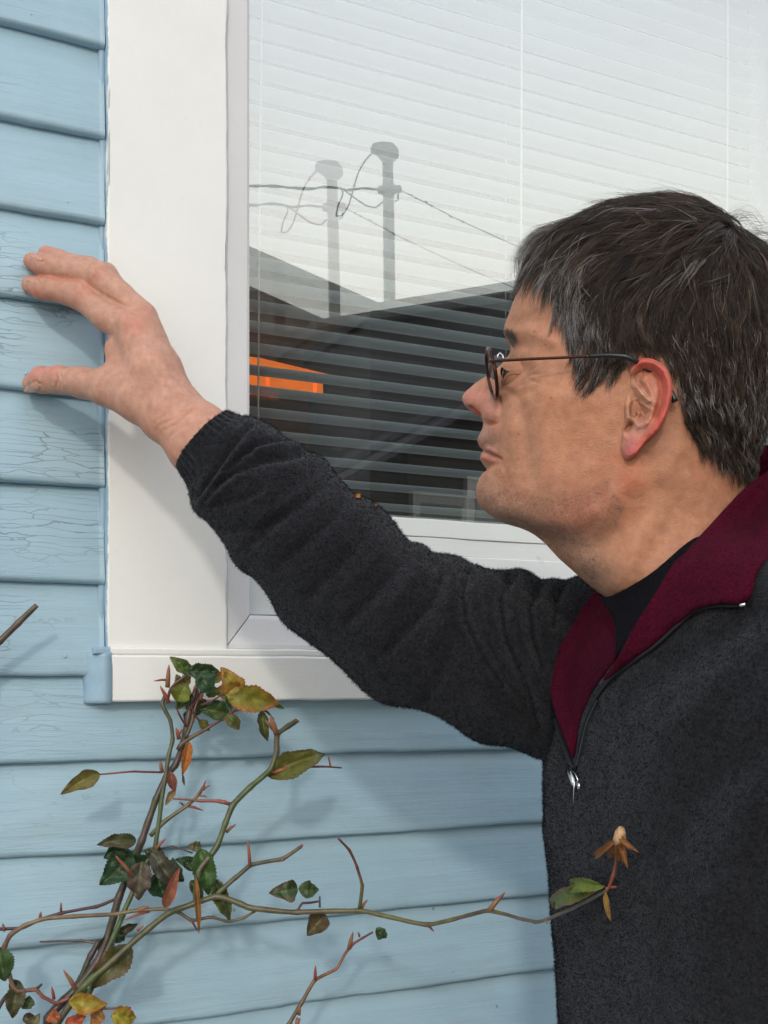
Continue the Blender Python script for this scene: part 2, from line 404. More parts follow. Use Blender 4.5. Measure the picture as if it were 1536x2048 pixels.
g.box((GLX0 - .0005, .0085, GLZ0), (GLX0 + w, .0125, GLZT)); g.box((GLX0 + w, .0085, GLZ0 - .0005), (GLX1, .0125, GLZ0 + w)); g.make('gasket', DK, win)
def mat_glass(name, refl, tint):
    m = NT(name); m.N.remove(m.p)
    tr = m.n('ShaderNodeBsdfTransparent'); tr.inputs[0].default_value = (*tint, 1)
    gl = m.n('ShaderNodeBsdfGlossy'); gl.inputs['Roughness'].default_value = 0.0; gl.inputs[0].default_value = (.985, 1, .995, 1)
    f = m.n('ShaderNodeValue').outputs[0]; f.default_value = refl
    dust = m.n('ShaderNodeBsdfDiffuse'); dust.inputs[0].default_value = (.5, .5, .47, 1)
    v = m.pos(); sp = m.mr(m.noise(v, 160, 3, .6), .74, .78, 0, .5); sm = m.mr(m.noise(m.pos((1, 1, .6)), 6, 5), .45, .8, 0.0, .035)
    mx = m.n('ShaderNodeMixShader'); m.l(f, mx.inputs[0]); m.l(tr.outputs[0], mx.inputs[1]); m.l(gl.outputs[0], mx.inputs[2])
    m2 = m.n('ShaderNodeMixShader'); m.l(m.math('ADD', sp, sm), m2.inputs[0]); m.l(mx.outputs[0], m2.inputs[1]); m.l(dust.outputs[0], m2.inputs[2])
    m.l(m2.outputs[0], m.out.inputs[0]); return m.m
CLEAR = NT('clear_back'); CLEAR.N.remove(CLEAR.p); _t = CLEAR.n('ShaderNodeBsdfTransparent'); CLEAR.l(_t.outputs[0], CLEAR.out.inputs[0])
GLASS1 = mat_glass('window_glass_outer', .25, (.955, .98, .975)); GLASS2 = mat_glass('window_glass_inner', .31, (.97, .99, .985))
def pane(y, mat, ax, az):
    x0, x1, z0, z1 = GLX0 - .004, GLX1 + .004, GLZ0 - .004, GLZT + .004; cx, cz = .62, 1.78; V = []
    for d in (0, .003):
        for x, z in ((x0, z0), (x1, z0), (x1, z1), (x0, z1)):
            V.append((x, y + d + ax*(x-cx) + az*(z-cz), z))
    o = mobj('pane', V, [(0,1,2,3), (7,6,5,4), (0,4,5,1), (1,5,6,2), (2,6,7,3), (3,7,4,0)], mat, win, False)
    o.data.materials.append(CLEAR.m)
    for p in o.data.polygons: p.material_index = 0 if p.index == 0 else 1
    return o
YG = .0135
pane(YG, GLASS1, 0, 0)
PANE2 = (.0262, .0075)
pane(YG + .030, GLASS2, *PANE2)
# added grooved white panel standing in for the pale bands seen in the glass
rz = lambda py: WZ(900, py, .006)
BANDM = mat_white('pale_band_paint', (.72, .75, .745), grain=(3, 1, 90))
slab('pale_band_panel', GLX0 + .0025, GLX1, rz(1076), rz(1043), .0030, .0115, BANDM, .02, .0005, bev=.0006)
slab('pale_band_panel', GLX0 + .0025, GLX1, rz(1111.5), rz(1079), .0044, .0115, BANDM, .02, .0012, bev=.0006)
slab('pale_band_panel', GLX0 + .0025, GLX1, GLZ0 + .002, rz(1113.5), .0034, .0115, BANDM, .02, .0005, bev=.0006)

# ================================================================ BLINDS
SL = NT('blind_slat_paint'); SLAT = SL.fin(SL.mix(SL.mr(SL.noise(SL.pos(), 8, 3), .3, .7), (.82, .85, .86), (.86, .89, .89)), .45)
_p = SL.p; _tl = SL.n('ShaderNodeBsdfTranslucent'); _tl.inputs[0].default_value = (.90, .94, .95, 1); _mx = SL.n('ShaderNodeMixShader'); _mx.inputs[0].default_value = .54
SL.l(_p.outputs[0], _mx.inputs[1]); SL.l(_tl.outputs[0], _mx.inputs[2]); SL.l(_mx.outputs[0], SL.out.inputs[0])
blind = thing('venetian_blind', (.4, .09, 2.3), 'white horizontal mini blind hanging open behind the window glass', 'blind')
YB = .088; BX0 = GLX0 + .004; BX1 = float(at_y(1505, 1355, YB)[0])
def slat_mesh():
    me = None; n = 7; tilt = math.radians(-10); V = []
    for x in np.linspace(0, 1, 9):
        for k in range(n):
            s = (k/(n-1) - .5) * .0252; h = .0014 * (1 - (2*k/(n-1)-1)**2)
            V.append((BX0 + (BX1-BX0)*x, s*math.cos(tilt) - h*math.sin(tilt), s*math.sin(tilt) + h*math.cos(tilt)))
    V = np.array(V); V2 = V.copy(); V2[:, 2] -= .0004
    Fq = [tuple(f) for f in grid_faces(9, n)] + [tuple(f)[::-1] for f in grid_faces(9, n, off=9*n)]
    for r in range(8):
        for c in (0, n-1): Fq.append((r*n+c, (r+1)*n+c, (r+1)*n+c+9*n, r*n+c+9*n))
    return np.concatenate([V, V2]), Fq
SV, SF = slat_mesh(); z = 1.5815; PITCH = .02385; sl0 = None; k = 0
while z < GLZT:
    if sl0 is None:
        sl0 = mobj('slat', SV + np.array([0, YB, z]), SF, SLAT, blind, True); zs = z; base_loc = sl0.location.copy()
    else:
        c = sl0.copy(); scene.collection.objects.link(c)
        c.location = base_loc + Vector((0, random.uniform(-.0006, .0006), z - zs + random.uniform(-.0007, .0007)))
        c.rotation_euler = (math.radians(random.uniform(-1.2, 1.2)), math.radians(random.uniform(-.05, .05)), 0)
    z += PITCH
MB().box((BX0, YB - .012, 1.553), (BX1, YB + .012, 1.571)).make('bottom_rail', SLAT, blind, bevel=.002)
MB().box((BX0, YB - .02, GLZT - .005), (BX1, YB + .02, GLZT + .03)).make('head_rail', SLAT, blind)
CORD = plain('cord_mat', (.80, .80, .76), .7)
def cord(pxs, y, z0, z1, r, dx=0):
    x = float(at_y(pxs, 1355, y)[0])
    zs_ = np.linspace(z0, z1, 14); P = np.stack([x + dx*(zs_ - z0)/(z1-z0) + .0006*np.sin(zs_*9), 0*zs_ + y, zs_], 1)
    MB().tube(P, r, 6).make('cord', CORD, blind, True)
cord(1043, YB - .024, 1.59, GLZT, .0012); cord(1012, YB + .016, 1.57, GLZT, .0006); cord(1455, YB - .014, 1.57, GLZT, .0009)
cord(1478, YB + .016, 1.57, GLZT, .0006); cord(496, YB - .014, 1.57, GLZT, .0007); cord(512, YB - .020, 1.46, GLZT, .0010, .010)
cord(1017, YB - .05, 1.46, 1.60, .0006)

# ================================================================ ROOM behind the window
room = thing('room_interior', (.6, 1.6, .6), 'dim brown room seen through the window blinds', 'room', kind='structure')
RW = plain('room_wall_mat', (.30, .13, .075), .8, .2, 3)
q = lambda *a: MB().box(*a)
q((-1.2, 3.6, .55), (4.4, 3.65, 2.9)).make('wall', RW, room); q((-1.25, .101, .55), (-1.2, 3.6, 2.9)).make('wall', RW, room)
q((4.4, .101, .55), (4.45, 3.6, 2.9)).make('wall', RW, room); q((-1.2, .101, .5), (4.4, 3.6, .55)).make('floor', plain('room_floor_mat', (.10, .06, .035), .5), room)
q((-1.2, .101, 2.9), (4.4, 3.6, 2.95)).make('ceiling', plain('room_ceiling_mat', (.16, .11, .09), .8), room)
CASG = plain('inner_casing_mat', (.62, .66, .70), .5)
q((BX1 + .006, .101, 1.40), (BX1 + .20, .118, 2.6)).make('inner_casing', plain('grey_inner_casing', (.30, .32, .37), .6), room)
q((GLX0 - .03, .101, 1.405), (GLX1 + .03, .22, 1.428)).make('bounce_stool', CASG, room)  # white stool added to bounce daylight up onto the slats
WOOD = plain('door_wood', (.10, .042, .022), .45, .3, 12)
dr = thing('interior_door', (0, 3.5, .56), 'brown wooden panel door standing across the dim room', 'door', kind='structure')
p0 = at_y(560, 870, 3.5); p1 = at_y(815, 870, 3.5)
MB().box((p0[0], 3.50, .56), (p1[0], 3.54, p0[2])).make('door_leaf', WOOD, dr)
for k in range(2):
    xa = p0[0] + .06 + k*(p1[0]-p0[0]-.02)/2
    MB().box((xa, 3.485, 1.55), (xa + (p1[0]-p0[0])/2 - .12, 3.4995, p0[2] - .08)).make('door_panel', plain('door_panel_wood', (.17, .065, .03), .4, .3, 12), dr, bevel=.006)
BR = plain('brass', (.8, .5, .15), .2, Metallic=1.0)
kp = at_y(775, 888, 3.46); MB().tube([kp, kp + np.array([0, .03, 0])], [.022, .012], 12).make('handle', BR, dr, True)
# stained-glass pendant lamp
def emis(name, col, s):
    m = NT(name); f = m.noise(m.pos(), 25, 4); c = m.mix(m.mr(f, .3, .7), tuple(x*.7 for x in col), col)
    m.l(c, m.p.inputs['Emission Color']); m.p.inputs['Emission Strength'].default_value = s; return m.fin(col, .4)
AMB = emis('amber_glass_lit', (1.0, .20, .015), 1.35); LEAD = plain('lamp_metal', (.03, .02, .015), .5)
lc = at_y(535, 752, 1.9); lamp = thing('pendant_lamp', tuple(lc), 'amber glass pendant lamp glowing in the room behind the blinds', 'lamp')
LW = .175; h0 = at_y(535, 776, 1.9)[2]; h1 = at_y(535, 742, 1.9)[2]; h2_ = at_y(535, 712, 1.9)[2] - .02
xm = float(lc[0]); y0 = 1.9
for k in range(4):
    a = k*math.pi/2; R = Matrix.Rotation(a, 3, 'Z')
    def tr(p): v = R @ Vector((p[0], p[1], 0)); return (xm + v.x, y0 + LW + v.y, p[2])
    for s0, s1 in ((-LW, -.006), (.007, LW*.80), (LW*.87, LW)):
        MB().add([tr((s0, -LW, h0)), tr((s1, -LW, h0)), tr((s1, -LW, h1)), tr((s0, -LW, h1)), tr((s0, -LW+.004, h0)), tr((s1, -LW+.004, h0)), tr((s1, -LW+.004, h1)), tr((s0, -LW+.004, h1))],
                 [(0,1,2,3),(7,6,5,4),(0,4,5,1),(1,5,6,2),(2,6,7,3),(3,7,4,0)]).make('shade_panel', AMB, lamp)
    MB().add([tr((-LW-.01, -LW-.01, h1+.004)), tr((LW+.01, -LW-.01, h1+.004)), tr((.03, -.03, h2_+.05)), tr((-.03, -.03, h2_+.05)),
              tr((-LW-.01, -LW-.01, h1+.010)), tr((LW+.01, -LW-.01, h1+.010)), tr((.03, -.03, h2_+.056)), tr((-.03, -.03, h2_+.056))],
             [(0,1,2,3),(7,6,5,4),(0,4,5,1),(1,5,6,2),(2,6,7,3),(3,7,4,0)]).make('shade_roof', AMB, lamp)
MB().tube([(xm, y0+LW, h2_+.05), (xm, y0+LW, 2.9)], .006, 8).make('lamp_stem', LEAD, lamp)
for sx in (-1, 1):
    for sy in (0, 2): MB().box((xm+sx*LW-.004, y0+sy*LW-.004, h0-.002), (xm+sx*LW+.004, y0+sy*LW+.004, h1+.003)).make('lamp_post', LEAD, lamp)
MB().box((xm-LW-.006, y0-.006, h0-.010), (xm+LW+.006, y0+2*LW+.006, h0-.003)).make('lamp_base', LEAD, lamp)

# ================================================================ NEIGHBOURS' side of the yard (seen mirrored in the glass)
def mir(px, py, Yv):
    p = at_y(px, py, Yv); p = np.array(p); p[..., 1] = 2*YG - p[..., 1]; return p
def prism(front, depth, name, mat, parent):     # polygon facing the window, extruded away from it
    A = np.array(front); B = A + np.array([0, -depth, 0]); n = len(A)
    return mobj(name, np.concatenate([A, B]), [tuple(range(n)), tuple(range(2*n-1, n-1, -1))] + [(i, (i+1) % n + 0, (i+1) % n + n, i+n) for i in range(n)], mat, parent, False)
SHD = plain('dark_siding_mat', (.045, .048, .052), .8, .25, 2); SHN = plain('shingle_mat', (.06, .062, .066), .9, .35, 14); GRY = plain('porch_roof_mat', (.065, .07, .08), .9, .2, 6)
TRM = plain('neighbour_trim', (.6, .6, .58), .6)
nb = thing('neighbour_house', tuple(mir(1000, 1355, 7.2)*np.array([1,1,0])), 'dark neighbouring house reflected in the glass with gently rising roof', 'house')
Y1 = 7.2
g0 = mir(740, 618, Y1); g1 = mir(1130, 556, Y1); gA = mir(1750, 450, Y1); xb = gA[0] + (gA[0]-g0[0]); 
prism([(g0[0], g0[1], 0), (xb, g0[1], 0), (xb, g0[1], g0[2] - .1), (gA[0], g0[1], gA[2] - .1), (g0[0], g0[1], g0[2] - .1)], 9, 'wall', SHD, nb)
def rslab(a, b, y0_, y1_, th, name, mat, par):
    (ax, az), (bx, bz) = a, b
    V = [(ax, y0_, az), (bx, y0_, bz), (bx, y1_, bz), (ax, y1_, az)]; V = V + [(x, y, zz_ - th) for x, y, zz_ in V]
    return mobj(name, V, [(0,1,2,3), (7,6,5,4), (0,4,5,1), (1,5,6,2), (2,6,7,3), (3,7,4,0)], mat, par, False)
rslab((g0[0]-.05, g0[2]), (gA[0], gA[2]), g0[1]+.12, g0[1]-9.2, .1, 'roof', SHN, nb); rslab((gA[0], gA[2]), (xb+.05, g0[2]), g0[1]+.12, g0[1]-9.2, .1, 'roof', SHN, nb)
a_ = mir(640, 985, Y1-.9); b_ = mir(1010, 770, Y1-.9); rslab((a_[0], a_[2]), (b_[0], b_[2]), a_[1], a_[1]-.88, .05, 'porch_roof', GRY, nb)
a2 = mir(1600, 800, Y1-.9); rslab((b_[0], b_[2]), (a2[0], a2[2]), a_[1], a_[1]-.88, .05, 'porch_roof', GRY, nb)
wa = mir(945, 1045, Y1-.02); wb = mir(1025, 985, Y1-.02)
fr_ = MB().box((wa[0]-.08, wa[1]-.02, wa[2]-.1), (wb[0]+.08, wa[1]+.05, wb[2]+.1)).make('window_frame', TRM, nb)
MB().box((wa[0], wa[1]+.051, wa[2]), (wb[0], wa[1]+.06, wb[2])).make('pane', plain('far_pane', (.20, .24, .23), .1), fr_)
nb2 = thing('brown_neighbour_house', tuple(mir(600, 1355, 8.5)*np.array([1,1,0])), 'brown neighbouring house reflected in the glass with steep falling roofline', 'house')
Y2 = 8.6
h0_ = mir(745, 612, Y2); h1_ = mir(485, 498, Y2); h2q = mir(455, 486, Y2)
prism([(h2q[0], h1_[1], 0), (h0_[0]+.9, h1_[1], 0), (h0_[0]+.9, h1_[1], h0_[2]-.4), (h0_[0], h1_[1], h0_[2]-.1), (h2q[0], h1_[1], h2q[2]-.1)], 8, 'wall', plain('brown_siding_mat', (.11, .06, .038), .8, .25, 2), nb2)
rslab((h2q[0], h2q[2]), (h0_[0]+.9, h0_[2] - .9*(h2q[2]-h0_[2])/(h0_[0]-h2q[0])), h1_[1]+.12, h1_[1]-8.1, .1, 'roof', SHN, nb2)
# service mast with weatherhead
GALV = plain('galvanised_mat', (.30, .32, .32), .5, .15, 8); BLK = plain('cable_mat', (.02, .022, .022), .6)
YM = 7.45
mst = thing('service_mast', tuple(mir(778, 600, YM)), 'grey electrical service mast with weatherhead and drip loops rising above the roofs', 'mast')
def mp3(L): return np.array([mir(x, y, YM + (d[0] if d else 0)) for x, y, *d in L])
pm = lambda px: px * (YM + DWALL) / .92 / FPX
mb_ = mir(779, 640, YM + .1); MB().tube(mp3([(779, 650), (779, 600), (778, 500), (777, 420), (775, 310)]), [pm(12), pm(12), pm(12), pm(11.5), pm(11)], 16).make('mast_pipe', GALV, mst, True)
hd = MB(); c0 = mir(772, 303, YM)
hp = [(743, 297), (748, 288), (765, 285), (785, 287), (795, 299), (796, 312), (788, 321), (765, 322), (757, 312), (744, 304)]
A = mp3([(x, y, -.05) for x, y in hp]); B = mp3([(x, y, .05) for x, y in hp]); n = len(hp)
hd.add(np.concatenate([A, B]), [tuple(range(n)), tuple(range(2*n-1, n-1, -1))] + [(i, (i+1) % n, (i+1) % n + n, i+n) for i in range(n)])
hd.make('weatherhead', GALV, mst, bevel=.01)
MB().tube(mp3([(758, 380), (800, 378)]), pm(8), 10).make('cable_clamp', GALV, mst, True)
MB().tube(mp3([(777, 372), (777, 386)]), pm(15), 14).make('cable_clamp', GALV, mst, True)
MB().tube(mp3([(796, 380), (796, 400), (790, 402)]), pm(2), 6).make('cable_clamp', GALV, mst, True)
def cable(L, r, n=60):
    MB().tube(resample(mp3(resample(L, n)), n), pm(r), 6).make('cable', BLK, mst, True)
def cab(L, r, n=48): MB().tube(mp3(resample(np.array(L, float), n)), pm(r), 6).make('cable', BLK, mst, True)
cab([(747, 303), (730, 322), (715, 350), (705, 385), (695, 415), (680, 432), (672, 432), (676, 412), (686, 385), (680, 377), (660, 374)], 1.6)
cab([(765, 404), (750, 415), (735, 412), (715, 400), (695, 385), (684, 378)], 1.5, 24)
cab([(380, 366), (440, 372), (485, 371), (510, 373), (545, 371), (580, 376), (620, 379), (650, 373), (672, 375), (700, 381), (730, 376), (757, 379)], 2.0, 60)
cab([(380, 370), (440, 368), (485, 374), (515, 370), (550, 375), (590, 374), (630, 376), (660, 376), (690, 379), (715, 377), (740, 379), (757, 380)], 1.2, 60)
wl_ = [(800, 380), (830, 395), (870, 415), (910, 436), (960, 459), (1040, 495), (1150, 540), (1400, 640)]
cab(wl_, 1.0, 60)
for x, y in ((822, 390), (832, 396), (852, 404), (863, 412), (902, 433), (925, 443)): MB().tube(mp3([(x-3, y-1), (x, y), (x+3, y+2)]), [pm(.8), pm(2.6), pm(.8)], 6).make('cable_tie', BLK, mst, True)
# ================================================================ PERSON
# head frame: the sagittal plane is perpendicular to the view of the head, the face looks towards the window
HC = at_t(1230, 745, .81)
hv = HC - CAM; hv[2] = 0; hv /= np.linalg.norm(hv)
HN = -hv                                            # towards the camera side (his left)
HF = np.array([-hv[1], hv[0], 0.])                   # forward
ZV = np.array([0, 0, 1.])
def HP(px, py, lat=0.0):                            # pixel -> point on the head's plane offset sideways by lat
    r = rays(px, py); lat = np.asarray(lat, float)
    t = ((HC + 0*CAM - CAM) @ HN + lat) / (r @ HN); return CAM + r * t[..., None]
def HL(a, lat, z):                                  # head local -> world
    return HC + np.asarray(a)[..., None]*HF + np.asarray(lat)[..., None]*HN + np.asarray(z)[..., None]*ZV
def toH(P):
    d = np.asarray(P) - HC; return d @ HF, d @ HN, d @ ZV
feet = at_t(1480, 1355, .86); feet[2] = 0
man = thing('person', tuple(feet), 'man in charcoal fleece pullover and round glasses leaning one hand on the wall', 'person')

PROF = [(1330,413),(1262,419),(1200,436),(1145,464),(1100,500),(1072,532),(1056,560),(1042,585),(1029,612),(1018,640),(1012,657),(1014,672),(1021,688),(1021,702),(1012,718),(996,735),(975,751),(952,766),(938,778),(928,788),(924.5,797),(928,808),(938,819),(952,829),(963,836),(968,844),(966,857),(959,871),(955,880),(958,891),(966,901),(965,905),(961,911),(961,919),(967,930),(974,941),(964,950),(958,962),(953,982),(955,999),(960,1011),(971,1023),(986,1032),(1003,1040),(1026,1048),(1076,1075),(1120,1119),(1157,1151),(1186,1176),(1215,1196),(1240,1225),(1250,1300)]
BASE = [(413,1330),(419,1262),(436,1200),(464,1145),(500,1100),(532,1072),(560,1056),(585,1042),(612,1030),(640,1020),(660,1017),(690,1024),(720,1024),(760,1014),(800,1000),(840,982),(880,978),(905,984),(940,990),(970,988),(1000,990),(1025,1004),(1048,1030),(1075,1076),(1119,1120),(1151,1157),(1196,1215),(1225,1240),(1300,1250)]
BACK = [(413,1345),(420,1385),(432,1412),(455,1445),(500,1500),(560,1548),(640,1562),(720,1556),(800,1538),(860,1520),(930,1500),(1000,1496),(1080,1500),(1150,1500),(1200,1480),(1300,1450)]
WID = [(413,.004),(420,.014),(432,.024),(455,.037),(500,.059),(560,.0705),(640,.0785),(720,.0800),(780,.0775),(840,.0740),(900,.0705),(960,.0665),(1010,.0620),(1060,.0570),(1110,.0555),(1150,.056),(1200,.054),(1300,.048)]
CEN = [(404,1335),(500,1330),(700,1320),(850,1290),(950,1260),(1020,1262),(1080,1300),(1130,1330),(1300,1400)]
EXPO = [(404,2.0),(600,2.25),(750,2.25),(880,2.1),(1000,2.0),(1100,2.05),(1300,2.0)]
NROW = 560
pp = np.array(PROF, float)
seg = np.r_[0, np.cumsum(np.hypot(*np.diff(pp, axis=0).T))]
# make the profile a function of y (tiny monotone fix keeps y increasing)
yy_ = pp[:, 1].copy()
for i in range(1, len(yy_)): yy_[i] = max(yy_[i], yy_[i-1] + .6)
ys = np.concatenate([np.linspace(413.2, 430, 50)[:-1], np.linspace(430, 1300, NROW-49)])
Fx = smooth_curve(yy_, pp[:, 0], ys)
f1 = lambda T: smooth_curve([a for a, _ in T], [b for _, b in T], ys)
B0, Bk, Wd, Cx, Ex = f1(BASE), f1(BACK), f1(WID), f1(CEN), f1(EXPO)
def ker(n): k = np.hanning(n); return k/k.sum()
def smo(a, n=9): k = n//2; return np.convolve(np.r_[[a[0]]*k, a, [a[-1]]*k], ker(n), 'valid')
Bk, Wd2, Cx, B0 = smo(Bk), Wd, smo(Cx, 25), smo(B0)
aF, _, zF = toH(HP(Fx, ys)); aB0, _, _ = toH(HP(B0, ys)); aK, _, zK = toH(HP(Bk, ys)); aC, _, _ = toH(HP(Cx, ys))
K = 230
th = math.pi * (np.arange(K+1)/K) ** 1.35
c, s_ = np.cos(th)[None], np.sin(th)[None]; ex = (2/Ex)[:, None]
cc = np.sign(c)*np.abs(c)**ex; ss = np.abs(s_)**ex
A_ = np.where(c > 0, aC[:, None] + (aB0-aC)[:, None]*cc, aC[:, None] - (aC-aK)[:, None]*np.abs(cc))
L_ = Wd[:, None]*ss
# narrow the muzzle / chin region towards the front
wn_ = smooth_curve([404, 690, 702, 740, 770, 790, 812, 830, 848, 870, 900, 950, 985, 1040, 1080, 1300], [.030, .020, .0100, .0105, .0130, .0165, .0190, .0180, .0165, .021, .024, .024, .026, .030, .034, .04], ys)
pw = smooth_curve([404, 690, 740, 800, 845, 870, 1300], [2, 2, 1.7, 2.1, 2.4, 2, 2], ys)
N_ = np.clip(aF - aB0, -1, 1)
g_ = np.exp(-(L_/wn_[:, None])**pw[:, None]) * (c > 0)
A_ = A_ + N_[:, None]*g_
zrow = zF[:, None] + (zK - zF)[:, None]*((aF[:, None]-A_)/(aF-aK)[:, None])
# half grid -> near side world points, then displace along normals
def half_normals(P):
    du = np.gradient(P, axis=0); dv = np.gradient(P, axis=1); n = np.cross(dv, du); n /= np.linalg.norm(n, axis=-1)[..., None] + 1e-12; return n
NEARP = HL(A_, L_, zrow)
nrm_ = half_normals(NEARP)
cen_ = HL(aC[:, None]+0*A_, 0*L_, zrow)
flip = np.sign(((NEARP-cen_)*nrm_).sum(-1)); flip[flip == 0] = 1
nrm_ *= flip[..., None]
nrm_[:, 0] = HL(np.array(1.), np.array(0.), np.array(0.)) - HC; nrm_[:, -1] = -(nrm_[:, 0])
qx, qy, _ = proj(NEARP)
FACE = [
 ([(1042,738)], -4.0, 22), ([(1012,728)], -3.0, 14), ([(1022,690), (1050,693)], -.8, 10), ([(1058,738), (1085,728)], -.35, 2.6), ([(1060,748), (1090,748)], -.35, 2.6), ([(1058,758), (1084,768)], -.35, 2.6),
 ([(1022,664), (1060,662), (1105,684)], 2.6, 15), ([(1095,800)], 3.0, 42), ([(1140,800), (1200,800)], 1.6, 26),
 ([(1110,715)], -1.5, 30), ([(1130,620)], -1.2, 40),
 ([(1024,785), (1042,820), (1052,860), (1060,915), (1062,955)], -1.1, 13), ([(1020,850), (1034,900), (1040,940)], 1.2, 15),
 ([(1095,880), (1100,950)], 1.6, 26), ([(1150,900)], -1.4, 45),
 ([(967,903), (984,910), (999,917)], -1.4, 3.6), ([(1002,920), (1012,942), (1020,970)], -.5, 5), ([(1028,950), (1040,980)], .5, 9),
 ([(972,894), (988,903)], 1.0, 5), ([(968,916), (985,922)], 1.3, 6),
 ([(996,796), (999,815), (998,833), (992,845), (978,848)], -2.4, 4.5), ([(980,826)], 3.6, 15), ([(975,838)], 1.2, 7), ([(940,816), (952,826), (962,833)], -3.2, 4.2),
 ([(966,800), (990,800)], -.6, 7),
 ([(1008,768), (1030,779), (1052,772)], .8, 7), ([(1010,780), (1035,793), (1062,782)], -.7, 7), ([(1052,750), (1075,747)], -.6, 4), ([(1052,757), (1072,765)], -.6, 3.5),
 ([(1010,1018), (1070,1040), (1140,1042), (1215,1018), (1262,960)], 3.0, 24), ([(1030,1062), (1090,1088), (1180,1096), (1262,1060), (1318,985)], -3.4, 25),
 ([(970,985)], 1.6, 24), ([(1000,958), (1005,985)], -.8, 10),
 ([(1222,815), (1222,875)], -.5, 2.2), ([(1231,815), (1232,880)], -.5, 2.2), ([(1226,815), (1227,878)], .4, 2.2),
 ([(1345,905), (1320,990), (1270,1100), (1235,1165)], 3.0, 26), ([(1300,1120), (1330,1060)], -1.0, 24), ([(1180,1120)], 1.4, 25),
 ([(1268,930), (1290,910)], -2.0, 14), ([(1380,960), (1400,1020)], 1.0, 20),
 ([(1240,985), (1265,1000), (1285,992)], -.25, 3), ([(1225,1005), (1260,1018), (1290,1010)], .2, 4),
 ([(1080,600), (1060,640)], -.25, 2.2), ([(1095,590), (1075,650)], -.2, 2.2),
]
disp = strokes(qx, qy, FACE) * .001
front = np.clip((A_ - aC[:, None]) / .02 + 1, 0, 1)
mid = np.clip(L_/.006, 0, 1); mid = mid*mid*(3-2*mid)
low = vnoise(NEARP, 45, 2)*.0006 + vnoise(NEARP, 120, 4)*.00022 + vnoise(NEARP, 320, 5)*.00010
disp = disp*mid + low*np.clip(L_/.01, 0, 1)
NEARD = NEARP + nrm_*disp[..., None]
a1, l1, z1 = toH(NEARD); l1 = np.where(L_ < 1e-6, 0, l1); l1 = np.maximum(l1, 0)
nr = len(ys); ncol = 2*K
Agrid = np.concatenate([a1, a1[:, -2:0:-1]], 1); Lgrid = np.concatenate([l1, -l1[:, -2:0:-1]], 1); Zgrid = np.concatenate([z1, z1[:, -2:0:-1]], 1)
HV = HL(Agrid, Lgrid, Zgrid).reshape(-1, 3)
QX = np.concatenate([qx, qx[:, -2:0:-1]], 1).ravel(); QY = np.concatenate([qy, qy[:, -2:0:-1]], 1).ravel()
HFc = grid_faces(nr, ncol, True)
headV = np.vstack([HV, HV[:ncol].mean(0) + ZV*.0004]); topi = len(headV)-1
capF = [(topi, (j+1) % ncol, j) for j in range(ncol)]

# ---- skin colour painted per vertex: blush, lips, stubble, painted shade in the folds, scalp under the hair
HAIRPOLY = [(1040,380),(1075,500),(1098,528),(1108,575),(1122,640),(1136,700),(1150,722),(1152,752),(1178,772),(1205,764),(1240,742),(1262,722),(1290,708),(1322,716),(1345,742),(1356,790),(1366,845),(1392,890),(1430,925),(1490,955),(1700,960),(1700,300),(1040,300)]
def skin_col(P, x, y, hand=False):
    n = len(P); base = np.array([.475, .222, .130]) if not hand else np.array([.52, .285, .205])
    col = np.tile(base, (n, 1)); f = vnoise(P, 60, 21)*.5 + vnoise(P, 170, 22)*.35 + vnoise(P, 420, 23)*.25
    col *= (1 + .09*f)[:, None]
    red = vnoise(P, 95, 31)*.6 + vnoise(P, 260, 33)*.6
    def blend(w, tgt):
        w = np.clip(w, 0, 1)[:, None]; col[:] = col*(1-w) + np.array(tgt)*w
    blend(np.clip(red, 0, 1)*.35, (.55, .20, .12))
    return col, blend
hcol, bl = skin_col(headV, None, None)
X = np.r_[QX, 1335]; Y = np.r_[QY, 405]
G_ = lambda pts, s: np.exp(-(seg_dist(X, Y, pts)/s)**2)
nzz = vnoise(headV, 130, 41); nz2 = vnoise(headV, 600, 43); nz3 = vnoise(headV, 1500, 44)
bl(G_([(940,797), (978,815)], 28)*.6, (.54, .22, .19)); bl(G_([(944,817), (958,828)], 6)*.85, (.42, .05, .03)); bl(G_([(985,845)], 7)*.6, (.45, .10, .06))
bl(G_([(962,860), (985,890)], 20)*.45, (.40, .22, .19))
bl(G_([(957,884), (966,897), (984,905)], 6)*.75, (.42, .15, .12)); bl(G_([(964,918), (986,921)], 8)*.8, (.45, .16, .12)); bl(G_([(967,903), (985,911), (1000,918)], 3)*.75, (.20, .07, .045)); bl(G_([(1002,924), (1014,944), (1024,972), (1038,995)], 5)*.22, (.28, .13, .08))  # lip colour, then shade painted into the mouth line and corner fold
bl(G_([(1150,1000), (1215,990), (1262,965), (1240,930)], 30)*(.55+.4*nzz), (.47, .13, .07)); bl(G_([(1120,1050), (1180,1040)], 26)*(.45+.3*nzz), (.42, .13, .08))
bl(G_([(1110,810), (1150,860)], 55)*(.25+.3*nzz), (.56, .22, .12)); bl(G_([(1185,960)], 45)*.3, (.52, .21, .12))
bl(G_([(1045,745), (1065,790), (1058,900), (1066,960)], 20)*.14, (.30, .19, .13)); bl(G_([(1010,790), (1030,830)], 20)*.15, (.42, .27, .19))  # first stroke paints the shade of the cheek fold into the skin
stub = np.clip(np.maximum(G_([(960,985), (1000,1020), (1080,1062), (1160,1110), (1200,1160)], 40), G_([(1100,1010), (1200,985)], 35)*.5), 0, 1)
bl(stub*.45, (.25, .165, .125)); bl(np.clip(stub*(np.clip((nz3+nz2)*1.1-.45, 0, 1)), 0, 1)*.8, (.10, .07, .055)); bl(G_([(970,866), (1000,890)], 14)*np.clip(nz3, 0, 1)*.5, (.16, .12, .11))
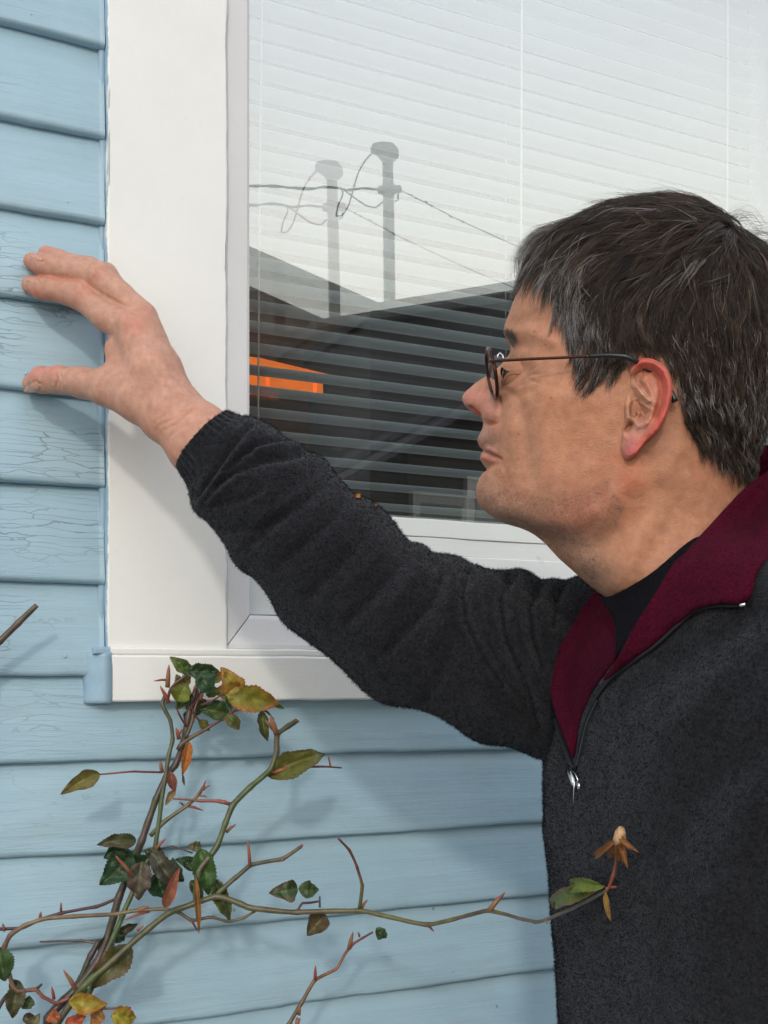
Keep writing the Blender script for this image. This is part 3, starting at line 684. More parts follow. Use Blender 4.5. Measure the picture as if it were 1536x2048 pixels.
fre = np.clip(vnoise(headV, 240, 51)*vnoise(headV, 300, 52)*3 - 1.25, 0, 1); bl(fre*.5, (.30, .10, .05))
for fx, fy, fr in ((1073, 664, 3), (1105, 797, 3), (1037, 868, 2.2), (1038, 918, 2.5), (1150, 905, 2), (1092, 690, 2)): bl(G_([(fx, fy)], fr)*.7, (.25, .07, .04))
inh = in_poly(X + 5*vnoise(headV, 180, 61), Y + 5*vnoise(headV, 180, 62), HAIRPOLY)
inh_f = inh.astype(float)
hd2 = seg_dist(X, Y, [HAIRPOLY[k] for k in range(1, 19)]); inh_f = inh_f*np.clip(hd2/16, 0, 1)**.7
inh_f = inh_f*(1-.75*np.exp(-(seg_dist(X, Y, [(1160,742),(1215,738)])/26)**2))
bl(inh_f*.97, (.012, .009, .008))
for pts, s, w in (([(1110,560), (1128,620)], 14, .5), ([(1200,752), (1165,752)], 12, .5), ([(1355,800), (1380,870), (1440,925)], 14, .5)):
    bl(G_(pts, s)*inh_f*w, (.20, .12, .08))

# ---- ear: outline and relief
EAR = [(1270,722),(1282,716),(1296,716),(1311,720),(1325,729),(1337,743),(1343,761),(1345,779),(1343,798),(1338,818),(1330,840),(1320,859),(1307,873),(1291,887),(1280,901),(1270,913),(1256,919.5),(1245,912),(1240.5,898),(1243,876),(1246,855),(1249,836),(1247,820),(1250,800),(1257,780),(1258,762),(1258,745),(1262,731)]
def ear():
    E = np.array(EAR + EAR[:1], float); E = resample(E, 151)[:-1]; c0 = np.array([1290., 812.]); nr_ = 60; V = []; hh = []
    r = np.linspace(0, 1, nr_) ** .85
    xy = c0 + (E - c0)[None]*r[:, None, None]
    x, y = xy[..., 0], xy[..., 1]; ed = np.broadcast_to((1-r)[:, None], x.shape)
    ramp_ = np.interp(x, [1243, 1262, 1345], [1.0, 4.0, 17.0]); ramp_ = ramp_ + np.interp(y, [715, 760, 880, 918], [3, 0, 0, -1])
    S = [([(1262,742), (1272,728), (1290,721), (1311,726), (1328,741), (1337,765), (1338,790), (1330,820), (1318,846), (1303,866)], 3.6, 8.5),
         ([(1276,752), (1288,742), (1306,744), (1319,757), (1324,780), (1320,808), (1311,832)], -4.2, 6.0),
         ([(1279,750), (1276,762), (1282,774)], -3.0, 5), ([(1276,775), (1284,788), (1297,802)], 3.6, 5.0), ([(1290,762), (1302,785), (1308,805), (1304,828), (1294,843)], 3.0, 7),
         ([(1272,800), (1290,812), (1300,818)], 1.4, 4), ([(1274,806), (1288,826), (1284,836)], -6.5, 9), ([(1268,794), (1262,782)], -3.5, 6),
         ([(1268,812), (1267,828)], -10, 5.5), ([(1255,812), (1257,835)], 4.0, 8.5), ([(1262,850), (1254,860)], -5.0, 5.5), ([(1276,851), (1288,848)], 2.6, 8),
         ([(1262,880), (1262,900)], 2.2, 16), ([(1247,880), (1244,905)], -1.0, 4)]
    h = ramp_ + strokes(x, y, S); h = h - 4.5*np.clip((.10-ed)/.10, 0, 1)**2
    h += vnoise(np.stack([x, y, 0*x], -1), .12, 3)*.25
    F_ = HP(x, y, .0715 + h*.001)
    thick = np.interp(r, [0, .8, 1], [.006, .0055, .003])[:, None]
    B_ = F_ - HN*(thick[..., None]) 
    B_ = B_ + HF*(.004*np.interp(r, [0, 1], [0, 1]))[:, None, None]*0
    P = np.concatenate([F_, B_[::-1]], 0).reshape(-1, 3)
    Fq = grid_faces(2*nr_, 150, True)
    # colour
    C = np.tile(np.array([.50, .24, .155]), (len(P), 1)); xx = np.concatenate([x, x[::-1]], 0).ravel(); yy = np.concatenate([y, y[::-1]], 0).ravel()
    def b2(w, t):
        nonlocal C; w = np.clip(w, 0, 1)[:, None]; C = C*(1-w) + np.array(t)*w
    g = lambda pts, s: np.exp(-(seg_dist(xx, yy, pts)/s)**2)
    b2(g([(1275,728), (1300,724), (1325,742), (1337,775), (1335,810), (1318,850), (1295,880), (1268,905)], 17)*.95, (.56, .10, .075))
    b2(g([(1290,750), (1300,770)], 14)*.5, (.50, .15, .10)); b2(g([(1265,880), (1258,905)], 15)*.6, (.52, .15, .16))
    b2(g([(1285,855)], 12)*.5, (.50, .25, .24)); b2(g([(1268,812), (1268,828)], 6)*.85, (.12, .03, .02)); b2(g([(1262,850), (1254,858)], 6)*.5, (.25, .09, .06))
    b2(g([(1276,765)], 8)*.5, (.50, .28, .19)); b2(g([(1282,785)], 6)*.5, (.58, .36, .27))
    return P, Fq, C
EV, EF, EC = ear()
P2 = EV.copy(); a_, l_, z_ = toH(P2); EV2 = HL(a_, -l_, z_)

# ---- hand and forearm as a smooth signed-distance blend of tapered bones
def sdf_mesh(cones, h, pad=.006, ktab=None):
    # cones: list of (group, a, b, ra, rb, k); groups blended among themselves hard-ish, then smooth with the rest
    allp = np.array([c[1] for c in cones] + [c[2] for c in cones]); rr = max(max(c[3], c[4]) for c in cones)
    lo = allp.min(0) - rr - pad; hi = allp.max(0) + rr + pad; n = np.ceil((hi-lo)/h).astype(int)+1
    gx = [lo[i] + h*np.arange(n[i]) for i in range(3)]
    D = np.full(n, .05, np.float32)
    groups = {}
    for cdef in cones: groups.setdefault(cdef[0], []).append(cdef)
    def smin(a, b, k):
        hh = np.clip(.5 + .5*(b-a)/k, 0, 1); return b*(1-hh) + a*hh - k*hh*(1-hh)
    order = list(groups.items()); total = None
    for gname, lst in order:
        dg = None
        for (_, a, b, ra, rb, k) in lst:
            a = np.asarray(a, float); b = np.asarray(b, float); rm = max(ra, rb) + .022
            i0 = [max(0, int((min(a[q], b[q]) - rm - lo[q])/h)) for q in range(3)]; i1 = [min(n[q], int((max(a[q], b[q]) + rm - lo[q])/h)+2) for q in range(3)]
            X_, Y_, Z_ = np.meshgrid(*[gx[q][i0[q]:i1[q]].astype(np.float32) for q in range(3)], indexing='ij')
            ab = b-a; L2 = ab@ab + 1e-12
            tt = np.clip(((X_-a[0])*ab[0] + (Y_-a[1])*ab[1] + (Z_-a[2])*ab[2])/L2, 0, 1)
            d = np.sqrt((X_-a[0]-tt*ab[0])**2 + (Y_-a[1]-tt*ab[1])**2 + (Z_-a[2]-tt*ab[2])**2) - (ra + (rb-ra)*tt)
            if dg is None: dg = np.full(n, .05, np.float32)
            sl = tuple(slice(i0[q], i1[q]) for q in range(3)); dg[sl] = smin(dg[sl], d.astype(np.float32), k)
        kk = ktab.get(gname, .004) if ktab else .004
        total = dg if total is None else smin(total, dg, kk)
    return surface_nets(total, lo, h)
def surface_nets(D, lo, h):
    ins = D < 0; nx, ny, nz_ = D.shape
    c = ins[:-1,:-1,:-1].astype(np.int8)
    cnt = sum(ins[i:nx-1+i, j:ny-1+j, k:nz_-1+k].astype(np.int8) for i in (0,1) for j in (0,1) for k in (0,1))
    act = (cnt > 0) & (cnt < 8); idx = np.full(act.shape, -1, np.int64); I, J, Kk = np.nonzero(act); idx[I, J, Kk] = np.arange(len(I))
    S = np.zeros((len(I), 3)); W = np.zeros(len(I))
    cor = [(i, j, k) for i in (0,1) for j in (0,1) for k in (0,1)]
    for a in cor:
        for ax in range(3):
            if a[ax]: continue
            b = list(a); b[ax] = 1
            da = D[I+a[0], J+a[1], Kk+a[2]]; db = D[I+b[0], J+b[1], Kk+b[2]]; m = (da < 0) != (db < 0)
            t = np.where(m, da/(da-db+1e-12), 0); p = np.array(a, float)[None].repeat(len(I), 0); p[:, ax] += t
            S += p*m[:, None]; W += m
    V = (np.stack([I, J, Kk], 1) + S/np.maximum(W, 1)[:, None])*h + lo
    Fs = []
    for ax in range(3):
        u, v = [(1,2), (2,0), (0,1)][ax]
        sl0 = [slice(1, -1)]*3; sl0[ax] = slice(0, -1); sl1 = [slice(1, -1)]*3; sl1[ax] = slice(1, None)
        # interior edges along ax
        rngs = [np.arange(1, D.shape[q]-1) for q in range(3)]; rngs[ax] = np.arange(0, D.shape[ax]-1)
        Ii = np.stack(np.meshgrid(*rngs, indexing='ij'), -1).reshape(-1, 3); Jj = Ii.copy(); Jj[:, ax] += 1
        a = ins[tuple(Ii.T)]; b = ins[tuple(Jj.T)]; m = a != b; Ii = Ii[m]; fa = a[m]
        def cell(du, dv): q = Ii.copy(); q[:, u] -= du; q[:, v] -= dv; return idx[tuple(q.T)]
        q = np.stack([cell(1,1), cell(0,1), cell(0,0), cell(1,0)], 1); q[~fa] = q[~fa][:, ::-1]; Fs.append(q)
    F_ = np.concatenate(Fs); F_ = F_[(F_ >= 0).all(1)]
    return V, F_
def mesh_relax(V, Fq, it=2, lam=.5):
    n = len(V)
    for _ in range(it):
        S = np.zeros_like(V); C = np.zeros(n)
        for a, b in ((0,1), (1,2), (2,3), (3,0)):
            np.add.at(S, Fq[:, a], V[Fq[:, b]]); np.add.at(S, Fq[:, b], V[Fq[:, a]]); np.add.at(C, Fq[:, a], 1); np.add.at(C, Fq[:, b], 1)
        V = V + lam*(S/np.maximum(C, 1)[:, None] - V)
    return V
def vert_normals(V, Fq):
    fn = np.cross(V[Fq[:, 2]]-V[Fq[:, 0]], V[Fq[:, 3]]-V[Fq[:, 1]]); N = np.zeros_like(V)
    for k in range(4): np.add.at(N, Fq[:, k], fn)
    return N/(np.linalg.norm(N, axis=1)[:, None]+1e-12)
def hp(px, py, t): return at_t(px, py, t)
def J(px, py, t, r): return (hp(px, py, t), r*t/FPX)
def chain(name, js, k): return [(name, js[i][0], js[i+1][0], js[i][1], js[i+1][1], k) for i in range(len(js)-1)]
HB = []
palm = 'palm'
HB += chain(palm, [J(262,655,.962,33), J(300,745,.950,42), J(345,835,.945,46)], .010)
HB += chain(palm, [J(286,632,.975,28), J(322,735,.962,36), J(360,830,.955,46)], .010)
HB += chain(palm, [J(288,640,.995,26), J(322,740,.985,34), J(362,835,.965,44)], .012)
HB += chain(palm, [J(280,660,1.010,22), J(312,750,1.000,32), J(350,840,.975,40)], .012)
HB += chain(palm, [J(236,700,.975,27), J(262,770,.962,38), J(318,835,.950,42)], .012)
HB += chain(palm, [J(345,838,.945,47), J(392,890,.935,55), J(470,965,.925,62)], .012)
HB += chain(palm, [J(362,830,.955,46), J(405,865,.945,52), J(480,940,.935,62)], .012)
HB += chain('thumb', [J(62,766,1.014,17.5), J(84,760,1.000,24), J(118,759,.992,25.5), J(165,765,.982,29), J(215,775,.968,36), J(270,798,.955,42)], .006)
HB += chain('index', [J(63,570,1.018,19), J(84,577,1.006,22), J(104,578,1.001,22.5), J(140,586,.994,24.5), J(162,592,.988,27.5), J(212,633,.976,28), J(262,658,.964,33)], .004)
HB += chain('middle', [J(64,522,1.018,17), J(86,530,1.006,20.5), J(110,535,1.000,21), J(158,545,.992,23.5), J(196,553,.985,26.5), J(240,592,.978,27), J(286,634,.974,29)], .004)
HB += chain('ring', [J(92,507,1.018,15.5), J(120,519,1.004,18), J(170,535,.998,20), J(212,550,.992,22), J(250,598,.992,23), J(288,642,.992,25)], .004)
HB += chain('little', [J(147,518,1.006,10.5), J(180,530,1.003,15), J(218,548,1.000,16), J(248,600,1.004,18), J(280,660,1.008,21)], .004)
ktab = {'palm': .004, 'thumb': .012, 'index': .0022, 'middle': .0016, 'ring': .0012, 'little': .0012}
AV, AF = sdf_mesh(HB, .0012, ktab=ktab)
AV = mesh_relax(AV, AF, 3)
hx, hy, ht = proj(AV); an = vert_normals(AV, AF)
facing = np.clip(-(an @ (np.array([SN, CN, 0]))), 0, 1)
HS = [
 ([(262,648)], 1.4, 17), ([(292,628)], 1.2, 14), ([(160,585)], .9, 16), ([(200,545)], .9, 15),
 ([(275,668), (300,730), (330,790)], .9, 9), ([(303,650), (325,720), (350,785)], .7, 8), ([(285,700), (312,770)], -.5, 8),
 ([(158,572), (160,586), (166,600)], -.35, 2.5), ([(168,570), (172,582)], -.3, 2.2), ([(150,574), (152,590)], -.25, 2.2),
 ([(186,530), (190,545), (188,558)], -.35, 2.5), ([(206,533), (212,548)], -.3, 2.5), ([(178,640), (172,655)], -.2, 3),
 ([(86,566), (88,580)], -.3, 2.5), ([(88,520), (92,532)], -.3, 2.5),
 ([(112,748), (115,760), (111,776)], -.7, 2.4), ([(120,748), (124,762), (120,778)], -.6, 2.4), ([(128,750), (131,764)], -.35, 2.4), ([(105,752), (106,768)], -.35, 2.4),
 ([(78,768), (82,776), (80,786)], -.8, 2.4), ([(58,770), (70,762), (80,768)], -.7, 2.2), ([(60,780), (72,776)], .5, 5),
 ([(65,508), (84,515), (86,524)], -.5, 2.3), ([(58,558), (76,562), (82,570)], -.5, 2.3),
 ([(320,850), (345,838), (372,815), (385,790)], -.6, 3.0), ([(328,860), (352,848), (380,822), (396,798)], -.5, 3.0), ([(340,872), (362,856), (395,822)], -.4, 3), ([(308,845), (330,830), (360,800)], -.35, 3),
 ([(335,820), (360,790)], -.3, 4), ([(250,700), (230,740)], -.8, 12), ([(195,690), (215,735)], -.6, 12),
 ([(242,608), (230,602), (205,588)], -.6, 3.5), ([(250,790), (262,830)], .8, 20),
]
AV2 = AV + an*(strokes(hx, hy, HS)*facing*.0017 + (vnoise(AV, 260, 5)*.00012 + vnoise(AV, 90, 6)*.0004)*1.)[:, None]
# keep the finger tips on the paint: nothing may pass into the boards
AV2[:, 1] = np.minimum(AV2[:, 1], -.0165 + np.minimum(0, (AV2[:, 1]+.0165))*.0)
acol, abl = skin_col(AV2, None, None, True)
Gh = lambda pts, s: np.exp(-(seg_dist(hx, hy, pts)/s)**2)
for pts, s, w, t in (([(262,648), (272,655)], 18, .55, (.56, .20, .14)), ([(292,628)], 14, .4, (.56, .22, .16)), ([(160,588), (198,545)], 14, .4, (.56, .22, .16)), ([(60,585), (110,600), (145,610)], 11, .5, (.56, .18, .11)),
                     ([(60,545), (110,556), (150,560)], 8, .5, (.50, .15, .09)), ([(60,750), (80,738), (110,737)], 12, .45, (.60, .20, .18)), ([(50,520), (60,535)], 12, .5, (.58, .20, .14)), ([(95,500)], 12, .5, (.60, .24, .19)), ([(45,570), (60,585)], 12, .4, (.58, .22, .15)),
                     ([(285,760)], 30, .25, (.45, .20, .16)), ([(200,800), (260,835), (310,865), (350,920)], 14, .35, (.50, .18, .10)), ([(350,840), (400,860)], 40, .2, (.55, .24, .15)), ([(62,776), (76,774)], 6, .5, (.60, .38, .28)), ([(112,748), (115,760), (111,776)], 3, .4, (.36, .12, .08)), ([(330,858), (355,845), (385,815)], 3, .3, (.36, .14, .09))):
    abl(Gh(pts, s)*w, t)
# simple body under the clothes joins neck, chest and upper arm in one skin
def edge_loft(ST, k=20):      # (ux,uy, lx,ly, t, depth_ratio)
    rings = []
    for ux, uy, lx, ly, t, dr_ in ST:
        a = at_t(ux, uy, t); b = at_t(lx, ly, t); c0 = (a+b)/2; e1 = (a-b)/2; R = np.linalg.norm(e1)
        fw = np.array([SN, CN, 0]); e2 = fw - (fw @ e1)*e1/R**2; e2 = e2/np.linalg.norm(e2)*R*dr_
        rings.append([c0 + math.cos(q)*e1 + math.sin(q)*e2 for q in np.linspace(0, 2*math.pi, k, endpoint=False)])
    return np.array(rings)
def torso_rings(rows, shrink=0., k=180, psi=math.radians(22), expo=2.35, dep=.83):
    fdir = HF*math.cos(psi) + HN*math.sin(psi); ldir = HN*math.cos(psi) - HF*math.sin(psi); out = []
    for py, left, wl_, dp_ in rows:
        q = np.linspace(0, 2*math.pi, k, endpoint=False); cq, sq = np.cos(q), np.sin(q)
        ring = (np.sign(cq)*np.abs(cq)**(2/expo)*(dp_-shrink))[:, None]*fdir + (np.sign(sq)*np.abs(sq)**(2/expo)*(wl_-shrink))[:, None]*ldir
        z = CAMZ + (PY0-py)*.80/FPX; c0 = at_t(left+300, PY0, dep).copy(); c0[2] = z
        for _ in range(12):
            x, _, t = proj(c0 + ring); e = left + shrink*2700 - x.min(); c0 = c0 + np.array([CN, -SN, 0])*e*.8/FPX
            tc_ = (c0-CAM) @ np.array([SN, CN, 0]); c0 = c0 + np.array([SN, CN, 0])*(dep-tc_)
        lft = .042*np.clip(((ring @ ldir)-.045)/.07, 0, 1)*np.clip((1330-py)/60, 0, 1)*(1 if shrink == 0 else .6)
        ring = ring + lft[:, None]*ZV
        out.append(c0 + ring)
    return np.array(out)
TR = [(1100,1262,.062,.060),(1150,1225,.070,.066),(1185,1185,.092,.078),(1218,1163,.125,.090),(1255,1142,.158,.100),(1295,1118,.182,.110),(1345,1103,.197,.118),(1400,1098,.205,.122),(1460,1095,.208,.126),(1526,1092,.208,.130),(1600,1089,.207,.132),(1700,1088,.205,.133),(1800,1098,.203,.133),(1900,1104,.202,.133),(2048,1115,.200,.132),(2250,1125,.198,.130),(2500,1128,.196,.128),(2560,1140,.190,.122)]
def fit_rows(TR, n):
    T = np.array(TR, float); y = np.linspace(T[0, 0], T[-1, 0], n); return [(yy,) + tuple(smooth_curve(T[:, 0], T[:, k], np.array([yy]))[0] for k in (1, 2, 3)) for yy in y]
under = torso_rings(fit_rows(TR[1:], 24), .018, 40)
SLV = [(458,823,353,935,.922,.80),(500,842,386,995,.924,.82),(540,858,393,1022,.926,.84),(577,882,415,1050,.928,.86),(620,903,449,1092,.93,.88),(660,946,486,1135,.93,.9),(706,980,524,1180,.93,.9),(750,1012,562,1226,.93,.9),(800,1058,612,1285,.93,.9),(850,1088,675,1338,.928,.9),(905,1117,750,1390,.925,.9),(960,1132,840,1426,.92,.9),(1020,1141,925,1463,.92,.9),(1085,1153,1010,1495,.92,.88),(1150,1150,1093,1526,.925,.86),(1215,1190,1165,1530,.93,.8),(1270,1240,1240,1520,.93,.7)]
def shr(S, f): return [((a+c)/2+(a-c)/2*f, (b+d)/2+(b-d)/2*f, (a+c)/2-(a-c)/2*f, (b+d)/2-(b-d)/2*f, t, r) for a, b, c, d, t, r in S]
uarm = edge_loft(shr(SLV[4:], .72), 24)
def capped(R):
    n, k = R.shape[:2]; V = np.vstack([R.reshape(-1, 3), R[0].mean(0), R[-1].mean(0)])
    Fq = [tuple(f) for f in grid_faces(n, k, True)] + [(n*k, (j+1) % k, j) for j in range(k)] + [(n*k+1, (n-1)*k+j, (n-1)*k+(j+1) % k) for j in range(k)]
    return V, Fq
bodyV = []; bodyF = []; bodyC = []; off = 0
def addb(V, Fq, C=None):
    global off
    bodyV.append(V); bodyF.extend([tuple(int(i)+off for i in f) for f in Fq]); bodyC.append(C if C is not None else np.tile([.5, .27, .18], (len(V), 1))); off += len(V)
addb(headV, [tuple(f) for f in HFc] + capF, hcol); addb(EV, EF, EC); addb(EV2, [tuple(f)[::-1] for f in EF], EC); addb(AV2, AF, acol)
addb(*capped(under)); addb(*capped(uarm))
SK = NT('skin'); vc = SK.attr('col', 'Color'); v = SK.pos()
pore = SK.noise(v, 900, 3, .6); mott = SK.noise(v, 130, 4, .6)
cs = SK.mix(1.0, vc, SK.mix(SK.mr(mott, .3, .7), (.86, .81, .79), (1.11, 1.14, 1.14)), 'MULTIPLY')
n1 = SK.bump(pore, .75, .0008); n2 = SK.bump(SK.noise(v, 260, 4), .30, .0007, n1)
SKIN = SK.fin(cs, SK.mr(mott, .3, .7, .46, .60), n2, Subsurface_Weight=.10, Subsurface_Scale=.006, Specular_IOR_Level=.35)
SK.p.inputs['Subsurface Radius'].default_value = (1.0, .35, .18)
body = mobj('body', np.concatenate(bodyV), bodyF, SKIN, man, True, attrs={'col': np.concatenate(bodyC)})

# ---- eye with lids
EYC = HP(1035, 750, .0275)
def sph(c, r, nu=40, nv=24, f=None):
    V = []; 
    for i in range(nv+1):
        e_ = -math.pi/2 + math.pi*i/nv
        for j in range(nu):
            a = 2*math.pi*j/nu; d = np.array([math.cos(e_)*math.cos(a), math.cos(e_)*math.sin(a), math.sin(e_)])
            V.append(c + r*(d[0]*HF + d[1]*HN + d[2]*ZV))
    return np.array(V), grid_faces(nv+1, nu, True)
EM = NT('eye_mat'); dd = EM.attr('iris'); ce = EM.mix(EM.mr(dd, .80, .83), (.38, .28, .22), EM.mix(EM.mr(dd, .94, .955), (.07, .035, .018), (.004, .003, .003)))
EYE = EM.fin(ce, .05)
for sgn in (1, -1):
    c0 = EYC if sgn == 1 else HL(*(lambda q: (q[0], -q[1], q[2]))([np.array(k) for k in toH(EYC)]))
    gz = HF*.90 + ZV*(-.05) + HN*.48*(1 if sgn == 1 else -.2); gz /= np.linalg.norm(gz)
    V, Fq = sph(c0, .0112); d = ((V-c0)/.0112) @ gz
    mobj('eyeball', V, Fq, EYE, man, True, attrs={'iris': d})
    # lids: a shell with an opening wedge
    V = []; C = []; nu, nv = 60, 44
    for part, (e0, e1) in enumerate(((.40, 1.35), (-1.35, -.46))):
        V = []
        for i in range(nv+1):
            for j in range(nu+1):
                a = -2.0 + 4.4*j/nu; u_ = i/nv
                op = .5 + .5*math.cos(min(1, abs(a-.30)/1.02)*math.pi)      # opening closes at the corners
                lo_ = (e0*op + (-.04)*(1-op)) if part == 0 else e0; hi_ = e1 if part == 0 else (e1*op + (-.05)*(1-op))
                el = lo_ + (hi_-lo_)*u_; r = .0124 + (.0006 if ((part == 0 and u_ < .12) or (part == 1 and u_ > .88)) else 0)
                sg = 1 if sgn == 1 else -1
                V.append(c0 + r*(math.cos(el)*math.cos(a)*HF + sg*math.cos(el)*math.sin(a)*HN + math.sin(el)*ZV))
        V = np.array(V); cl = np.tile([.40, .19, .11], (len(V), 1))
        mobj('eyelid', V, grid_faces(nv+1, nu+1), SKIN, man, True, attrs={'col': cl})
# ================================================================ HAIR
bvh = BVHTree.FromPolygons([tuple(v) for v in HV], [tuple(int(i) for i in f) for f in HFc])
def hair_curves(name, strands, radii, colors, mat, parent):
    n = len(strands); sizes = [len(s) for s in strands]
    hc = bpy.data.hair_curves.new(name); hc.add_curves(sizes)
    P = np.concatenate(strands); c = (P.min(0)+P.max(0))/2
    hc.points.foreach_set('position', (P-c).astype(np.float32).ravel())
    R = np.concatenate(radii).astype(np.float32)
    ra = hc.attributes.get('radius') or hc.attributes.new('radius', 'FLOAT', 'POINT'); ra.data.foreach_set('value', R)
    ca = hc.attributes.new('hcol', 'FLOAT_COLOR', 'POINT')
    CC = np.concatenate([np.tile(np.r_[k, 1], (m, 1)) for k, m in zip(colors, sizes)]); ca.data.foreach_set('color', CC.astype(np.float32).ravel())
    hc.materials.append(mat); o = bpy.data.objects.new(name, hc); scene.collection.objects.link(o); place(o, tuple(c), parent); return o
HM = NT('hair_mat'); HM.l(HM.attr('hcol', 'Color'), HM.p.inputs['Base Color']); HM.p.inputs['Roughness'].default_value = .38; HM.p.inputs['Specular IOR Level'].default_value = .28
FLOW = [((1052,500),(-.55,.9)),((1075,480),(-.85,.5)),((1120,450),(-.95,.32)),((1180,430),(-1,.22)),((1260,410),(-1,.12)),((1340,405),(-1,.0)),((1400,420),(-.9,-.1)),
 ((1100,510),(-.5,.9)),((1150,500),(-.85,.6)),((1220,480),(-.95,.35)),((1300,470),(-.9,.4)),((1380,470),(-.75,.55)),
 ((1120,560),(-.15,1)),((1180,560),(-.65,.8)),((1260,550),(-.75,.65)),((1340,540),(-.65,.75)),((1420,520),(-.5,.85)),
 ((1130,620),(.1,1)),((1190,620),(-.15,1)),((1260,620),(-.35,.95)),((1340,620),(-.3,1)),((1430,600),(-.1,1)),
 ((1150,690),(.15,1)),((1210,690),(.2,1)),((1280,690),(.5,.9)),((1350,700),(.35,1)),((1430,700),(.15,1)),((1500,650),(.1,1)),
 ((1180,745),(-.45,.9)),((1230,730),(-.5,.9)),((1150,740),(-.2,1)),
 ((1370,800),(.3,1)),((1440,800),(.15,1)),((1400,880),(.5,.95)),((1470,900),(.3,1)),((1530,850),(.05,1)),((1530,930),(.1,1)),
 ((1470,440),(-.4,.3)),((1500,450),(.5,-.2)),((1520,500),(.7,.6)),((1550,560),(.3,1)),((1480,520),(-.1,1)),((1600,600),(.2,1))]
FX = np.array([f[0] for f in FLOW], float); FD = np.array([f[1] for f in FLOW], float); FD /= np.linalg.norm(FD, axis=1)[:, None]
def flow(x, y):
    w = 1/((x-FX[:, 0])**2 + (y-FX[:, 1])**2 + 150)**1.5; d = (w[:, None]*FD).sum(0); return d/(np.hypot(*d)+1e-9)
inhv = in_poly(QX, QY, HAIRPOLY)
tri = HFc[inhv[HFc].all(1)]; va, vb, vc_, vd = (HV[tri[:, k]] for k in range(4))
area = np.linalg.norm(np.cross(vc_-va, vd-vb), axis=1); near_w = np.where(toH(va)[1] > -.02, 1.0, .30); cum = np.cumsum(area*near_w); cum /= cum[-1]
CRAN = HP(1320, 680)
def grow(root, nrm, L, nseg, lift, jit, flat=1.0):
    P = [root]; p = root.copy(); st = L/nseg; dprev = None
    for i in range(nseg):
        a, l, z = toH(p); side = 1 if l >= 0 else -1
        x, y, _ = proj(HL(a, abs(l), z)); d2 = flow(float(x), float(y))
        d = -d2[0]*HF - d2[1]*ZV + jit
        loc, nn, _, dist = bvh.find_nearest(Vector(p)); nn = np.array(nn); loc = np.array(loc)
        if nn @ (loc-CRAN) < 0: nn = -nn
        d = d - (d @ nn)*nn; d /= np.linalg.norm(d)+1e-9
        frac = (i+1)/nseg; want = lift*math.sin(min(1, frac*1.25)*math.pi*.62)
        hcur = (p-loc) @ nn; d = d + nn*np.clip((want-hcur)/st, -.7, .9)*flat
        if dprev is not None: d = d*.55 + dprev*.45
        d /= np.linalg.norm(d)+1e-9; dprev = d; p = p + d*st; P.append(p)
    return np.array(P)
def hair_params(x, y):
    # length and lift (metres) vary from the clipped sides to the longer top
    top = 1/(1+math.exp((y-560 - max(0, (1200-x))*.10)/38))
    L = .014 + .030*top; lift = .0016 + .0014*top
    if y > 715 and x < 1262: L, lift = .015, .0015
    if 1255 < x < 1350 and y > 670: L, lift = .012, .002
    if x > 1340 and y > 760: L, lift = .014, .003
    return L, lift, top
def sample_roots(n):
    k = np.searchsorted(cum, rng.random(n)); u, v = rng.random(n), rng.random(n)
    return (va[k]*((1-u)*(1-v))[:, None] + vb[k]*(u*(1-v))[:, None] + vc_[k]*(u*v)[:, None] + vd[k]*((1-u)*v)[:, None])
NG = 3600
G0 = sample_roots(NG); guides = []
gh = []
for r in G0:
    a, l, z = toH(r); x, y, _ = proj(HL(a, abs(l), z)); L, lift, top = hair_params(float(x), float(y))
    jit = rng.normal(0, .17 + .20*top, 3); L *= rng.uniform(.75, 1.2); lf = lift*rng.uniform(.3, 2.0)
    guides.append(grow(r, None, L, 9, lf, jit)); gh.append((float(x), float(y), top, L, float(np.exp(rng.normal(0, .5))), rng.random()))
from mathutils.kdtree import KDTree
kd = KDTree(NG)
for i, r in enumerate(G0): kd.insert(Vector(r), i)
kd.balance()
NS = 52000
R0 = sample_roots(NS); strands = []; rad = []; colr = []
for r in R0:
    nb_ = kd.find_n(Vector(r), 3); (co, gi, d0) = nb_[0]; (co2, gi2, d1) = nb_[1]
    g0 = guides[gi]; g2 = guides[gi2]; x, y, top, L, lock, lg = gh[gi]
    w = .5*d0/(d0+d1+1e-9) if d1 > 0 else 0
    rel = (g0-g0[0])*(1-w) + (g2-g2[0])*w
    sc = rng.uniform(.72, 1.12); n = len(rel); s = np.linspace(0, 1, n)[:, None]
    cl = np.clip(.05 + .9*s, 0, .85)
    P = r + rel*sc; tip = g0[0] + (g0-g0[0])*sc
    P = P*(1-cl*.7) + (tip + (r-g0[0])*.25)*cl*.7
    P = P + (rng.normal(0, .0009, 3) * s**1.5 + rng.normal(0, .0005, (n, 3))*s*.6)
    if rng.random() < .05: P = P + rng.normal(0, .0035, 3)*s**2 + np.array([0, 0, .003])*s**2*top
    strands.append(P); rw = rng.uniform(.00007, .00012); rad.append(rw*np.interp(np.linspace(0, 1, n), [0, .6, 1], [1, .9, .2]))
    # grey share: temples and sides are greyer than the crown
    gshare = .13 + .50*math.exp(-((x-1140)/60)**2 - ((y-600)/110)**2) + .22*math.exp(-((y-800)/130)**2) + .12*math.exp(-((x-1130)/80)**2 - ((y-500)/60)**2)
    if .5*rng.random() + .5*lg < gshare*.9: colr.append(np.array([.26, .245, .245])*rng.uniform(.45, 1.25)*lock**.4)
    else: colr.append(np.array([.030, .0195, .0135])*rng.uniform(.4, 1.8)*lock)
